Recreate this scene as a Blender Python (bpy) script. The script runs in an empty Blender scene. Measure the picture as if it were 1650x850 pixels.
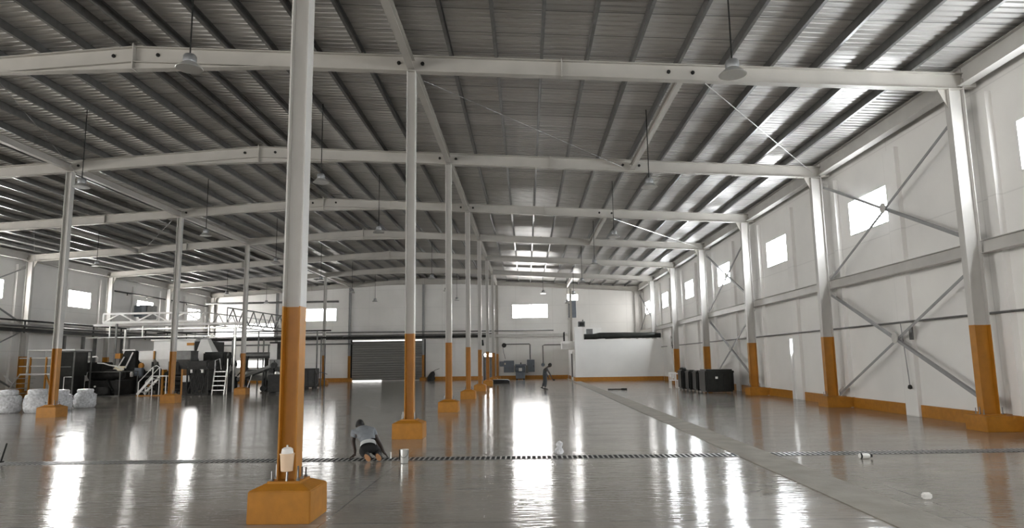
import bpy, math, random
from mathutils import Vector, Matrix
random.seed(7)
S = bpy.context.scene
COL = S.collection
PI = math.pi

# ------------------------------------------------------------------ layout of the hall (metres)
BAY = 7.5065
FY = [7.42 + BAY * k for k in range(8)]       # frame lines
RIDGE = -9.05
X_IN = (-2.54, -15.57)                        # interior column rows
X_WR, X_WL = 10.35, -28.45                    # side walls
Y_REAR, Y_FRONT = 60.28, -15.3
SLOPE = 0.0585
Z_RIDGE = 9.0                                 # top of rafter at ridge
def zt(x): return Z_RIDGE - SLOPE * abs(x - RIDGE)

# ------------------------------------------------------------------ materials
def new_mat(name):
    m = bpy.data.materials.new(name); m.use_nodes = True
    nt = m.node_tree; b = nt.nodes['Principled BSDF']
    return m, nt, b
def N(nt, t, **kw):
    n = nt.nodes.new(t)
    for k, v in kw.items(): setattr(n, k, v)
    return n
def mat(name, col, rough=0.5, metal=0.0, var=0.12, scale=3.0, bump=0.0, bscale=40.0, coat=0.0):
    m, nt, b = new_mat(name)
    tc = N(nt, 'ShaderNodeTexCoord')
    no = N(nt, 'ShaderNodeTexNoise'); no.inputs['Scale'].default_value = scale; no.inputs['Detail'].default_value = 5
    nt.links.new(tc.outputs['Object'], no.inputs['Vector'])
    ra = N(nt, 'ShaderNodeValToRGB')
    lo = [c * (1 - var) for c in col]; hi = [min(1, c * (1 + var)) for c in col]
    ra.color_ramp.elements[0].position = .3; ra.color_ramp.elements[0].color = (*lo, 1)
    ra.color_ramp.elements[1].position = .7; ra.color_ramp.elements[1].color = (*hi, 1)
    nt.links.new(no.outputs['Fac'], ra.inputs['Fac']); nt.links.new(ra.outputs['Color'], b.inputs['Base Color'])
    b.inputs['Roughness'].default_value = rough; b.inputs['Metallic'].default_value = metal
    if coat: b.inputs['Coat Weight'].default_value = coat
    if bump:
        n2 = N(nt, 'ShaderNodeTexNoise'); n2.inputs['Scale'].default_value = bscale; n2.inputs['Detail'].default_value = 4
        nt.links.new(tc.outputs['Object'], n2.inputs['Vector'])
        bp = N(nt, 'ShaderNodeBump'); bp.inputs['Strength'].default_value = bump; bp.inputs['Distance'].default_value = .02
        nt.links.new(n2.outputs['Fac'], bp.inputs['Height']); nt.links.new(bp.outputs['Normal'], b.inputs['Normal'])
    return m
def emit_mat(name, col, strength):
    m, nt, b = new_mat(name)
    b.inputs['Base Color'].default_value = (.8, .8, .8, 1); b.inputs['Roughness'].default_value = .6
    tc = N(nt, 'ShaderNodeTexCoord'); no = N(nt, 'ShaderNodeTexNoise'); no.inputs['Scale'].default_value = 1.5
    nt.links.new(tc.outputs['Object'], no.inputs['Vector'])
    mr = N(nt, 'ShaderNodeMapRange'); mr.inputs['To Min'].default_value = strength * .9; mr.inputs['To Max'].default_value = strength * 1.1
    nt.links.new(no.outputs['Fac'], mr.inputs['Value']); nt.links.new(mr.outputs['Result'], b.inputs['Emission Strength'])
    b.inputs['Emission Color'].default_value = (*col, 1)
    return m

E_R, E_L, E_B = 42.0, 56.0, 38.0
M = {}
M['steel'] = mat('painted_grey_steel', (.50, .485, .46), .42, 0, .06, 2.0)
M['beam'] = mat('grey_primed_beam', (.40, .38, .345), .45, 0, .07, 1.5)
M['steel_dull'] = mat('grey_brace_steel', (.30, .30, .30), .45, .3, .1, 3.0)
M['orange'] = mat('orange_safety_paint', (.40, .165, .010), .45, 0, .10, 5.0, .05, 60)
M['orange_conc'] = mat('orange_painted_concrete', (.39, .16, .010), .55, 0, .12, 7.0, .12, 45)
M['galv'] = mat('galvanized_purlin', (.20, .20, .198), .32, .75, .12, 6.0)
def deck_material():
    m, nt, b = new_mat('galvanized_roof_sheet')
    tc = N(nt, 'ShaderNodeTexCoord'); sx = N(nt, 'ShaderNodeSeparateXYZ'); nt.links.new(tc.outputs['Object'], sx.inputs[0])
    d = N(nt, 'ShaderNodeMath', operation='DIVIDE'); nt.links.new(sx.outputs['Y'], d.inputs[0]); d.inputs[1].default_value = 1.0
    fl = N(nt, 'ShaderNodeMath', operation='FLOOR'); nt.links.new(d.outputs[0], fl.inputs[0])
    wn_ = N(nt, 'ShaderNodeTexWhiteNoise', noise_dimensions='1D'); nt.links.new(fl.outputs[0], wn_.inputs['W'])
    fr = N(nt, 'ShaderNodeMath', operation='FRACT'); nt.links.new(d.outputs[0], fr.inputs[0])
    lt = N(nt, 'ShaderNodeMath', operation='LESS_THAN'); nt.links.new(fr.outputs[0], lt.inputs[0]); lt.inputs[1].default_value = .03
    no = N(nt, 'ShaderNodeTexNoise'); no.inputs['Scale'].default_value = 1.0; no.inputs['Detail'].default_value = 5
    mp = N(nt, 'ShaderNodeMapping'); mp.inputs['Scale'].default_value = (.5, 6, 1); nt.links.new(tc.outputs['Object'], mp.inputs['Vector']); nt.links.new(mp.outputs[0], no.inputs['Vector'])
    ad = N(nt, 'ShaderNodeMath', operation='ADD'); nt.links.new(no.outputs['Fac'], ad.inputs[0]); nt.links.new(wn_.outputs['Value'], ad.inputs[1])
    mr = N(nt, 'ShaderNodeMapRange'); mr.inputs['From Max'].default_value = 1.7; mr.inputs['To Min'].default_value = .40; mr.inputs['To Max'].default_value = .58; nt.links.new(ad.outputs[0], mr.inputs['Value'])
    cb = N(nt, 'ShaderNodeCombineColor')
    for i, k_ in enumerate((1, .98, .945)):
        mu = N(nt, 'ShaderNodeMath', operation='MULTIPLY'); mu.inputs[1].default_value = k_; nt.links.new(mr.outputs[0], mu.inputs[0]); nt.links.new(mu.outputs[0], cb.inputs[i])
    mi = N(nt, 'ShaderNodeMix', data_type='RGBA'); nt.links.new(lt.outputs[0], mi.inputs['Factor']); nt.links.new(cb.outputs[0], mi.inputs[6]); mi.inputs[7].default_value = (.16, .16, .155, 1)
    nt.links.new(mi.outputs[2], b.inputs['Base Color']); b.inputs['Metallic'].default_value = .5; b.inputs['Roughness'].default_value = .40
    return m
M['deck'] = deck_material()
M['bolt'] = mat('zinc_bolt', (.22, .22, .22), .35, .9, .05)
M['white_metal'] = mat('white_painted_metal', (.80, .79, .77), .4, 0, .04)
M['white_plastic'] = mat('white_plastic', (.82, .81, .78), .35, 0, .05)
M['cream_plastic'] = mat('cream_plastic', (.80, .60, .42), .38, 0, .05)
M['black'] = mat('black_rubber', (.018, .018, .017), .42, 0, .3, 8)
M['black_plastic'] = mat('black_plastic', (.024, .025, .023), .33, 0, .25, 4)
M['dark_metal'] = mat('dark_machine_metal', (.026, .0255, .0245), .45, .3, .35, 4)
M['mid_metal'] = mat('grey_machine_metal', (.14, .14, .136), .42, .4, .2, 4)
M['blue_grey'] = mat('blue_grey_enamel', (.13, .15, .18), .45, 0, .12, 4)
M['alu'] = mat('bare_aluminium', (.62, .62, .60), .33, .8, .08, 5)
M['label'] = mat('paper_label', (.75, .68, .50), .6, 0, .15, 30)
M['skin'] = mat('dark_skin', (.035, .022, .016), .45, 0, .1, 8)
M['hair'] = mat('black_hair', (.008, .007, .007), .7, 0, .2, 40)
M['tshirt'] = mat('grey_tshirt', (.20, .215, .235), .85, 0, .12, 9, .2, 60)
M['hem'] = mat('pale_undershirt', (.46, .47, .47), .85, 0, .08, 9)
M['trousers'] = mat('black_trousers', (.022, .022, .022), .85, 0, .2, 9, .2, 60)
M['overall'] = mat('grey_blue_overall', (.06, .065, .07), .85, 0, .2, 9)
M['shoe'] = mat('black_shoe', (.012, .012, .012), .6, 0, .2, 9)
M['sole'] = mat('tan_rubber_sole', (.42, .22, .11), .7, 0, .1, 12)
M['vest'] = mat('pale_vest', (.50, .46, .40), .8, 0, .1, 9)
M['wrap'] = mat('cloudy_white_film', (.62, .63, .65), .28, 0, .30, 14, .8, 12)
M['drainbar'] = mat('galvanized_grating', (.50, .50, .49), .3, .6, .1, 20)
M['drainshade'] = mat('drain_pit', (.012, .012, .012), .8, 0, .3, 20)
M['strip'] = mat('rough_concrete_strip', (.25, .225, .19), .72, 0, .16, 2.5, .3, 30)
M['shade_in'] = mat('lamp_reflector', (.58, .58, .56), .3, .6, .04)
M['lamp_body'] = mat('lamp_housing', (.28, .285, .29), .4, .6, .06)
for q_ in ('black', 'black_plastic', 'dark_metal', 'trousers'): M[q_].node_tree.nodes['Principled BSDF'].inputs['Specular IOR Level'].default_value = .2
M['pane_r'] = emit_mat('daylit_pane_right', (.93, .97, 1.0), E_R)
M['pane_l'] = emit_mat('daylit_pane_left', (1.0, .985, .95), E_L)
M['pane_b'] = emit_mat('daylit_pane_rear', (1.0, .985, .96), E_B)
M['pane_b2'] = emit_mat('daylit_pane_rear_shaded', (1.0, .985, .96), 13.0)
M['pane_dim'] = emit_mat('daylit_gap_and_lit_wall', (1.0, .98, .95), 2.6)  # weak glow for the shutter gaps and for painted-in lit wall

def wall_mat(name, col, axis, period, off, zper=None):
    """painted wall with faint panel joints (period along axis) and blotchy wear"""
    m, nt, b = new_mat(name)
    tc = N(nt, 'ShaderNodeTexCoord')
    no = N(nt, 'ShaderNodeTexNoise'); no.inputs['Scale'].default_value = .5; no.inputs['Detail'].default_value = 6
    nt.links.new(tc.outputs['Object'], no.inputs['Vector'])
    ra = N(nt, 'ShaderNodeValToRGB')
    ra.color_ramp.elements[0].position = .3; ra.color_ramp.elements[0].color = (*[c * .93 for c in col], 1)
    ra.color_ramp.elements[1].position = .7; ra.color_ramp.elements[1].color = (*[min(1, c * 1.04) for c in col], 1)
    nt.links.new(no.outputs['Fac'], ra.inputs['Fac'])
    sx = N(nt, 'ShaderNodeSeparateXYZ'); nt.links.new(tc.outputs['Object'], sx.inputs[0])
    def line(outp, per, o, w):
        a = N(nt, 'ShaderNodeMath', operation='ADD'); nt.links.new(outp, a.inputs[0]); a.inputs[1].default_value = o
        d = N(nt, 'ShaderNodeMath', operation='DIVIDE'); nt.links.new(a.outputs[0], d.inputs[0]); d.inputs[1].default_value = per
        f = N(nt, 'ShaderNodeMath', operation='FRACT'); nt.links.new(d.outputs[0], f.inputs[0])
        l = N(nt, 'ShaderNodeMath', operation='LESS_THAN'); nt.links.new(f.outputs[0], l.inputs[0]); l.inputs[1].default_value = w / per
        return l.outputs[0]
    h = line(sx.outputs[axis], period, off, .035)
    if zper:
        v = line(sx.outputs['Z'], zper, .0, .03)
        mx = N(nt, 'ShaderNodeMath', operation='MAXIMUM'); nt.links.new(h, mx.inputs[0]); nt.links.new(v, mx.inputs[1]); h = mx.outputs[0]
    mi = N(nt, 'ShaderNodeMix', data_type='RGBA')
    sc = N(nt, 'ShaderNodeMath', operation='MULTIPLY'); nt.links.new(h, sc.inputs[0]); sc.inputs[1].default_value = .2
    nt.links.new(sc.outputs[0], mi.inputs['Factor']); nt.links.new(ra.outputs['Color'], mi.inputs[6]); mi.inputs[7].default_value = (.35, .34, .33, 1)
    nt.links.new(mi.outputs[2], b.inputs['Base Color']); b.inputs['Roughness'].default_value = .6
    return m
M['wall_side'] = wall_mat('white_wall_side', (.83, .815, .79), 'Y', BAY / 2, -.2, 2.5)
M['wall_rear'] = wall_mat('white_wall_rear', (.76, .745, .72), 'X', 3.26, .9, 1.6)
M['wall_office'] = wall_mat('white_wall_annex', (.84, .83, .81), 'X', 60, 30)

def floor_material():
    m, nt, b = new_mat('polished_concrete_floor')
    tc = N(nt, 'ShaderNodeTexCoord')
    mp = N(nt, 'ShaderNodeMapping'); mp.inputs['Scale'].default_value = (1, 1, 1); nt.links.new(tc.outputs['Object'], mp.inputs['Vector'])
    n1 = N(nt, 'ShaderNodeTexNoise'); n1.inputs['Scale'].default_value = .45; n1.inputs['Detail'].default_value = 8; n1.inputs['Roughness'].default_value = .62
    nt.links.new(mp.outputs[0], n1.inputs['Vector'])
    ra = N(nt, 'ShaderNodeValToRGB')
    ra.color_ramp.elements[0].position = .28; ra.color_ramp.elements[0].color = (.20, .183, .16, 1)
    ra.color_ramp.elements[1].position = .72; ra.color_ramp.elements[1].color = (.35, .325, .285, 1)
    nt.links.new(n1.outputs['Fac'], ra.inputs['Fac'])
    # saw-cut joints
    sx = N(nt, 'ShaderNodeSeparateXYZ'); nt.links.new(tc.outputs['Object'], sx.inputs[0])
    def line(outp, per, o, w):
        a = N(nt, 'ShaderNodeMath', operation='ADD'); nt.links.new(outp, a.inputs[0]); a.inputs[1].default_value = o
        d = N(nt, 'ShaderNodeMath', operation='DIVIDE'); nt.links.new(a.outputs[0], d.inputs[0]); d.inputs[1].default_value = per
        f = N(nt, 'ShaderNodeMath', operation='FRACT'); nt.links.new(d.outputs[0], f.inputs[0])
        l = N(nt, 'ShaderNodeMath', operation='LESS_THAN'); nt.links.new(f.outputs[0], l.inputs[0]); l.inputs[1].default_value = w / per
        return l.outputs[0]
    lx = line(sx.outputs['X'], 6.515, 2.10, .018); ly = line(sx.outputs['Y'], BAY, .4, .03)
    mx = N(nt, 'ShaderNodeMath', operation='MAXIMUM'); nt.links.new(lx, mx.inputs[0]); nt.links.new(ly, mx.inputs[1])
    sc = N(nt, 'ShaderNodeMath', operation='MULTIPLY'); nt.links.new(mx.outputs[0], sc.inputs[0]); sc.inputs[1].default_value = .6
    mi = N(nt, 'ShaderNodeMix', data_type='RGBA'); nt.links.new(sc.outputs[0], mi.inputs['Factor'])
    nt.links.new(ra.outputs['Color'], mi.inputs[6]); mi.inputs[7].default_value = (.07, .065, .06, 1)
    # dark scuffs
    n3 = N(nt, 'ShaderNodeTexNoise'); n3.inputs['Scale'].default_value = 2.2; n3.inputs['Detail'].default_value = 9
    mp3 = N(nt, 'ShaderNodeMapping'); mp3.inputs['Scale'].default_value = (.45, 1.6, 1); nt.links.new(tc.outputs['Object'], mp3.inputs['Vector']); nt.links.new(mp3.outputs[0], n3.inputs['Vector'])
    r3 = N(nt, 'ShaderNodeValToRGB'); r3.color_ramp.elements[0].position = .62; r3.color_ramp.elements[0].color = (0, 0, 0, 1); r3.color_ramp.elements[1].position = .74; r3.color_ramp.elements[1].color = (.5, .5, .5, 1)
    nt.links.new(n3.outputs['Fac'], r3.inputs['Fac'])
    m3 = N(nt, 'ShaderNodeMix', data_type='RGBA'); nt.links.new(r3.outputs['Color'], m3.inputs['Factor']); nt.links.new(mi.outputs[2], m3.inputs[6]); m3.inputs[7].default_value = (.12, .115, .105, 1)
    n6 = N(nt, 'ShaderNodeTexNoise'); n6.inputs['Scale'].default_value = 5.5; n6.inputs['Detail'].default_value = 2
    mp6 = N(nt, 'ShaderNodeMapping'); mp6.inputs['Scale'].default_value = (1.0, 1.3, 1); nt.links.new(tc.outputs['Object'], mp6.inputs['Vector']); nt.links.new(mp6.outputs[0], n6.inputs['Vector'])
    g6 = N(nt, 'ShaderNodeMath', operation='GREATER_THAN'); nt.links.new(n6.outputs['Fac'], g6.inputs[0]); g6.inputs[1].default_value = .60
    dist = N(nt, 'ShaderNodeVectorMath', operation='DISTANCE'); mp7 = N(nt, 'ShaderNodeMapping'); mp7.inputs['Scale'].default_value = (1.4, .42, 1)
    nt.links.new(tc.outputs['Object'], mp7.inputs['Vector']); nt.links.new(mp7.outputs[0], dist.inputs[0]); dist.inputs[1].default_value = (2.8 * 1.4, 9.7 * .42, 0)
    l6 = N(nt, 'ShaderNodeMath', operation='LESS_THAN'); nt.links.new(dist.outputs['Value'], l6.inputs[0]); l6.inputs[1].default_value = .62
    p6 = N(nt, 'ShaderNodeMath', operation='MULTIPLY'); nt.links.new(g6.outputs[0], p6.inputs[0]); nt.links.new(l6.outputs[0], p6.inputs[1])
    m6 = N(nt, 'ShaderNodeMix', data_type='RGBA'); nt.links.new(p6.outputs[0], m6.inputs['Factor']); nt.links.new(m3.outputs[2], m6.inputs[6]); m6.inputs[7].default_value = (.05, .048, .045, 1)
    nt.links.new(m6.outputs[2], b.inputs['Base Color'])
    # gloss: polished with worn patches
    n2 = N(nt, 'ShaderNodeTexNoise'); n2.inputs['Scale'].default_value = .9; n2.inputs['Detail'].default_value = 6
    nt.links.new(mp3.outputs[0], n2.inputs['Vector'])
    mr = N(nt, 'ShaderNodeMapRange'); mr.inputs['From Min'].default_value = .3; mr.inputs['From Max'].default_value = .7
    mr.inputs['To Min'].default_value = .07; mr.inputs['To Max'].default_value = .16
    nt.links.new(n2.outputs['Fac'], mr.inputs['Value']); nt.links.new(mr.outputs[0], b.inputs['Roughness'])
    b.inputs['IOR'].default_value = 1.65
    # trowel ripples
    n4 = N(nt, 'ShaderNodeTexNoise'); n4.inputs['Scale'].default_value = 1.7; n4.inputs['Detail'].default_value = 5
    mp4 = N(nt, 'ShaderNodeMapping'); mp4.inputs['Scale'].default_value = (.5, 1.9, 1); nt.links.new(tc.outputs['Object'], mp4.inputs['Vector']); nt.links.new(mp4.outputs[0], n4.inputs['Vector'])
    bu = N(nt, 'ShaderNodeBump'); bu.inputs['Strength'].default_value = .16; bu.inputs['Distance'].default_value = .02
    nt.links.new(n4.outputs['Fac'], bu.inputs['Height'])
    n5 = N(nt, 'ShaderNodeTexNoise'); n5.inputs['Scale'].default_value = 9; n5.inputs['Detail'].default_value = 3
    mp5 = N(nt, 'ShaderNodeMapping'); mp5.inputs['Scale'].default_value = (.35, 1.8, 1); mp5.inputs['Rotation'].default_value = (0, 0, .12); nt.links.new(tc.outputs['Object'], mp5.inputs['Vector']); nt.links.new(mp5.outputs[0], n5.inputs['Vector'])
    b5 = N(nt, 'ShaderNodeBump'); b5.inputs['Strength'].default_value = .2; b5.inputs['Distance'].default_value = .02
    nt.links.new(n5.outputs['Fac'], b5.inputs['Height']); nt.links.new(bu.outputs['Normal'], b5.inputs['Normal']); nt.links.new(b5.outputs['Normal'], b.inputs['Normal'])
    return m
M['floor'] = floor_material()

def shutter_material():
    m, nt, b = new_mat('roller_shutter_slats')
    b.inputs['Base Color'].default_value = (.30, .30, .29, 1); b.inputs['Metallic'].default_value = .6; b.inputs['Roughness'].default_value = .33
    return m
M['shutter'] = shutter_material()

# ------------------------------------------------------------------ mesh helpers
def ord_(i):
    return ['first', 'second', 'third', 'fourth', 'fifth', 'sixth', 'seventh', 'eighth', 'ninth', 'tenth', 'eleventh', 'twelfth', 'thirteenth',
            'fourteenth', 'fifteenth', 'sixteenth', 'seventeenth', 'eighteenth', 'nineteenth'][i]

def tag(o, label=None, cat=None, group=None, kind=None):
    if label: o['label'] = label
    if cat: o['category'] = cat
    if group: o['group'] = group
    if kind: o['kind'] = kind
    return o
def thing(name, loc, label, cat, group=None, rz=0.0):
    o = bpy.data.objects.new(name, None); o.empty_display_size = .2
    COL.objects.link(o); o.location = loc; o.rotation_euler = (0, 0, rz)
    return tag(o, label, cat, group, 'thing')

class MB:
    """collects shapes in world coordinates; build() makes ONE mesh object"""
    def __init__(s): s.v = []; s.f = []
    def add(s, vs, fs):
        b = len(s.v); s.v += [tuple(v) for v in vs]; s.f += [tuple(b + i for i in f) for f in fs]; return s
    def box(s, x0, x1, y0, y1, z0, z1):
        v = [(x0, y0, z0), (x1, y0, z0), (x1, y1, z0), (x0, y1, z0), (x0, y0, z1), (x1, y0, z1), (x1, y1, z1), (x0, y1, z1)]
        return s.add(v, [(3, 2, 1, 0), (4, 5, 6, 7), (0, 1, 5, 4), (1, 2, 6, 5), (2, 3, 7, 6), (3, 0, 4, 7)])
    def loft(s, rings, cap=True, closed=True):
        n = len(rings[0]); v = [p for r in rings for p in r]; f = []
        for i in range(len(rings) - 1):
            for j in range(n if closed else n - 1):
                k = (j + 1) % n
                f.append((i * n + j, i * n + k, (i + 1) * n + k, (i + 1) * n + j))
        if cap and closed:
            f.append(tuple(range(n - 1, -1, -1))); f.append(tuple((len(rings) - 1) * n + j for j in range(n)))
        return s.add(v, f)
    def sweep(s, prof, p0, p1, up=(0, 0, 1)):
        """extrude a closed 2-D profile (u across, w along up) from p0 to p1"""
        p0 = Vector(p0); p1 = Vector(p1); d = (p1 - p0).normalized(); up = Vector(up)
        u = d.cross(up).normalized(); w = u.cross(d).normalized()
        return s.loft([[p0 + u * a + w * b for a, b in prof], [p1 + u * a + w * b for a, b in prof]])
    def isec(s, p0, p1, depth, width, tf=.016, tw=.012, up=(0, 0, 1)):
        D, W, T, t = depth / 2, width / 2, tf, tw / 2
        prof = [(-W, -D), (W, -D), (W, -D + T), (t, -D + T), (t, D - T), (W, D - T), (W, D), (-W, D), (-W, D - T), (-t, D - T), (-t, -D + T), (-W, -D + T)]
        return s.sweep(prof, p0, p1, up)
    def bar(s, p0, p1, w, h=None, up=(0, 0, 1)):
        h = h or w
        d = (Vector(p1) - Vector(p0)).normalized()
        if abs(d.dot(Vector(up))) > .99: up = (0, 1, 0)
        return s.sweep([(-w / 2, -h / 2), (w / 2, -h / 2), (w / 2, h / 2), (-w / 2, h / 2)], p0, p1, up)
    def angle(s, p0, p1, a=.08, t=.01, up=(0, 0, 1)):
        return s.sweep([(0, 0), (a, 0), (a, t), (t, t), (t, a), (0, a)], p0, p1, up)
    def tube(s, pts, r, n=10):
        pts = [Vector(p) for p in pts]
        rings = []
        for i, p in enumerate(pts):
            d = (pts[min(i + 1, len(pts) - 1)] - pts[max(i - 1, 0)]).normalized()
            up = Vector((0, 0, 1)) if abs(d.z) < .95 else Vector((0, 1, 0))
            u = d.cross(up).normalized(); w = u.cross(d)
            rr = r[i] if isinstance(r, (list, tuple)) else r
            rings.append([p + u * rr * math.cos(2 * PI * j / n) + w * rr * math.sin(2 * PI * j / n) for j in range(n)])
        return s.loft(rings)
    def lathe(s, prof, c, n=20, axis='z'):
        cx, cy, cz = c
        rings = []
        for r, z in prof:
            rr = max(r, 1e-4)
            if axis == 'z': rings.append([(cx + rr * math.cos(2 * PI * j / n), cy + rr * math.sin(2 * PI * j / n), cz + z) for j in range(n)])
            elif axis == 'x': rings.append([(cx + z, cy + rr * math.cos(2 * PI * j / n), cz + rr * math.sin(2 * PI * j / n)) for j in range(n)])
            else: rings.append([(cx + rr * math.sin(2 * PI * j / n), cy + z, cz + rr * math.cos(2 * PI * j / n)) for j in range(n)])
        return s.loft(rings)
    def build(s, name, m, parent=None, smooth=False, bevel=0.0, label=None):
        off = Vector((0, 0, 0)); p = parent; R = Matrix.Identity(4)
        chain = []
        while p is not None: chain.append(p); p = p.parent
        W = Matrix.Identity(4)
        for q in reversed(chain): W = W @ (Matrix.Translation(q.location) @ q.rotation_euler.to_matrix().to_4x4())
        Wi = W.inverted()
        me = bpy.data.meshes.new(name)
        me.from_pydata([tuple(Wi @ Vector(v)) for v in s.v], [], s.f)
        me.validate(); me.materials.append(M[m] if isinstance(m, str) else m)
        o = bpy.data.objects.new(name, me); COL.objects.link(o); o.parent = parent
        import bmesh
        bm = bmesh.new(); bm.from_mesh(me); bmesh.ops.recalc_face_normals(bm, faces=bm.faces[:])
        if bevel: bmesh.ops.bevel(bm, geom=[e for e in bm.edges if e.is_manifold and e.calc_face_angle(0) > .5], offset=bevel, segments=2, affect='EDGES', clamp_overlap=True)
        if smooth:
            for f in bm.faces: f.smooth = True
            for e in bm.edges: e.smooth = not (e.is_manifold and e.calc_face_angle(0) > .7)
        bm.to_mesh(me); bm.free()
        if label: o['label'] = label
        return o
def copy_thing(root, loc, label, group=None):
    r = root.copy(); COL.objects.link(r); r.location = loc; r['label'] = label
    if group: r['group'] = group
    for ch in list(root.children):
        c = ch.copy(); COL.objects.link(c); c.parent = r
        for g in ch.children:
            d = g.copy(); COL.objects.link(d); d.parent = c
    return r

# ------------------------------------------------------------------ room shell
def struct(o, label): return tag(o, label, o.name.split('_')[0], None, 'structure')
struct(MB().add([(X_WL - .3, Y_FRONT - .3, 0), (X_WR + .3, Y_FRONT - .3, 0), (X_WR + .3, Y_REAR + .3, 0), (X_WL - .3, Y_REAR + .3, 0)], [(0, 1, 2, 3)]).build('floor', 'floor'),
       'polished grey concrete hall floor with saw-cut joints')
ZW = 8.6
struct(MB().box(X_WR, X_WR + .2, Y_FRONT, Y_REAR, 0, zt(X_WR) + .2).build('wall_right', 'wall_side'), 'white painted right side wall')
DO0, DO1, DOH = -13.0, 5.0, 5.0                # unseen doorway added in the left wall to brighten the right wall
struct(MB().box(X_WL - .2, X_WL, Y_FRONT, DO0, 0, zt(X_WL) + .2).box(X_WL - .2, X_WL, DO1, Y_REAR, 0, zt(X_WL) + .2).box(X_WL - .2, X_WL, DO0, DO1, DOH, zt(X_WL) + .2).build('wall_left', 'wall_side'), 'white painted left side wall behind the machines')
def gable(name, y0, y1, label):
    a, b, c = zt(X_WL) + .2, Z_RIDGE + .2, zt(X_WR) + .2
    pts = [(X_WL - .2, 0), (X_WR + .2, 0), (X_WR + .2, c), (RIDGE, b), (X_WL - .2, a)]
    mb = MB().loft([[(x, y0, z) for x, z in pts], [(x, y1, z) for x, z in pts]])
    struct(mb.build(name, 'wall_rear'), label)
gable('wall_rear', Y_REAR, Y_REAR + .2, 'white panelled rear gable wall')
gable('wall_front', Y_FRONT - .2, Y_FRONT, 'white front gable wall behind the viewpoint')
# corrugated roof deck: trapezoid ribs running down the slope
def roof_deck():
    mb = MB(); y = Y_FRONT - .1; prof = []
    p = .2
    while y < Y_REAR + .2:
        prof += [(y, 0), (y + .135, 0), (y + .147, .032), (y + .188, .032)]; y += p
    for xe in (X_WR + .25, X_WL - .25):
        top = [(RIDGE, yy, Z_RIDGE + .205 + zz) for yy, zz in prof]; bot = [(xe, yy, zt(xe) + .205 + zz) for yy, zz in prof]
        n = len(prof)
        mb.add(top + bot, [(i, i + 1, n + i + 1, n + i) for i in range(n - 1)])
    return mb
struct(roof_deck().build('ceiling', 'deck'), 'ribbed galvanized sheet roof seen from below')

# ------------------------------------------------------------------ baseboards and pilasters
def baseboard(name, boxes, label):
    mb = MB()
    for b in boxes: mb.box(*b)
    struct(mb.build(name, 'orange_conc'), label)
PIL = [FY[k] + BAY / 2 for k in range(-1 + 1, 7)]
def side_base(xa, xb):
    out = []; y = -15.0
    for c in PIL:
        out.append((xa, xb, y, c - .32, 0, .3)); y = c + .32
    out.append((xa, xb, y, Y_REAR, 0, .3)); return out
rb = [b for b in side_base(X_WR - .06, X_WR)]
rb2 = []
for b in rb:                                    # the door slit interrupts the orange baseboard
    if b[2] < 26.6 < b[3]: rb2 += [(b[0], b[1], b[2], 26.35, 0, .3), (b[0], b[1], 26.85, b[3], 0, .3)]
    elif b[2] > 50 or b[3] > 52: rb2.append((b[0], b[1], b[2], min(b[3], 51.9), 0, .3)) if b[2] < 51 else None
    else: rb2.append(b)
baseboard('baseboard_right', rb2, 'orange painted plinth strip along the right wall')
baseboard('baseboard_left', side_base(X_WL, X_WL + .06), 'orange painted plinth strip along the left wall')
baseboard('baseboard_rear', [(X_WL, -15.75, Y_REAR - .08, Y_REAR, 0, .32), (-8.75, -3.85, Y_REAR - .08, Y_REAR, 0, .32), (-2.7, 3.6, Y_REAR - .08, Y_REAR, 0, .32)], 'orange painted plinth strip along the rear wall')
t = 0
for i, c in enumerate(PIL):
    for xa, xb, side in ((X_WR - .12, X_WR, 'right'), (X_WL, X_WL + .12, 'left')):
        t += 1
        if side == 'right' and c > 52: continue
        struct(MB().box(xa, xb, c - .3, c + .3, 0, 7.3).build('trim_%d' % t, 'wall_side'), 'white wall pilaster midway along the %s bay on the %s wall' % (ord_(i), side))
for k in range(1, 8):
    t += 1
    struct(MB().box(X_WR - .14, X_WR, FY[k] - .35, FY[k] - .08, 0, 7.35).build('trim_%d' % t, 'wall_side'), 'white wall post behind the %s steel column of the right wall' % ord_(k - 1))
for k in range(3, 8):
    t += 1
    struct(MB().box(X_WL, X_WL + .14, FY[k] - .35, FY[k] - .08, 0, 7.35).build('trim_%d' % t, 'wall_side'), 'white wall post behind the %s steel column of the left wall' % ord_(k - 3))

# ------------------------------------------------------------------ windows
wn = 0
def window(axis, at, a0, a1, z0, z1, pane, label, into):
    """axis 'x': on a side wall at x=at, spanning y a0..a1; axis 'y': on the rear wall"""
    global wn; wn += 1
    if axis == 'x': root = thing('window_%d' % wn, (at, (a0 + a1) / 2, z0), None, None)
    else: root = thing('window_%d' % wn, ((a0 + a1) / 2, at, z0), None, None)
    tag(root, label, 'window', None, 'structure')
    fr, pn = MB(), MB()
    d0, d1 = sorted((at, at + into * .03))
    e0, e1 = sorted((at, at + into * .012))
    def B(mb, a, b, c, d, lo, hi):
        if axis == 'x': mb.box(lo, hi, a, b, c, d)
        else: mb.box(a, b, lo, hi, c, d)
    w = .035
    B(fr, a0 - w, a1 + w, z1, z1 + w, d0, d1); B(fr, a0 - w, a1 + w, z0 - w, z0, d0, d1)
    B(fr, a0 - w, a0, z0, z1, d0, d1); B(fr, a1, a1 + w, z0, z1, d0, d1)
    B(pn, a0, a1, z0, z1, e0, e1)
    fr.build('window_frame', 'white_metal', root); pn.build('pane', pane, root)
    return root
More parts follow.
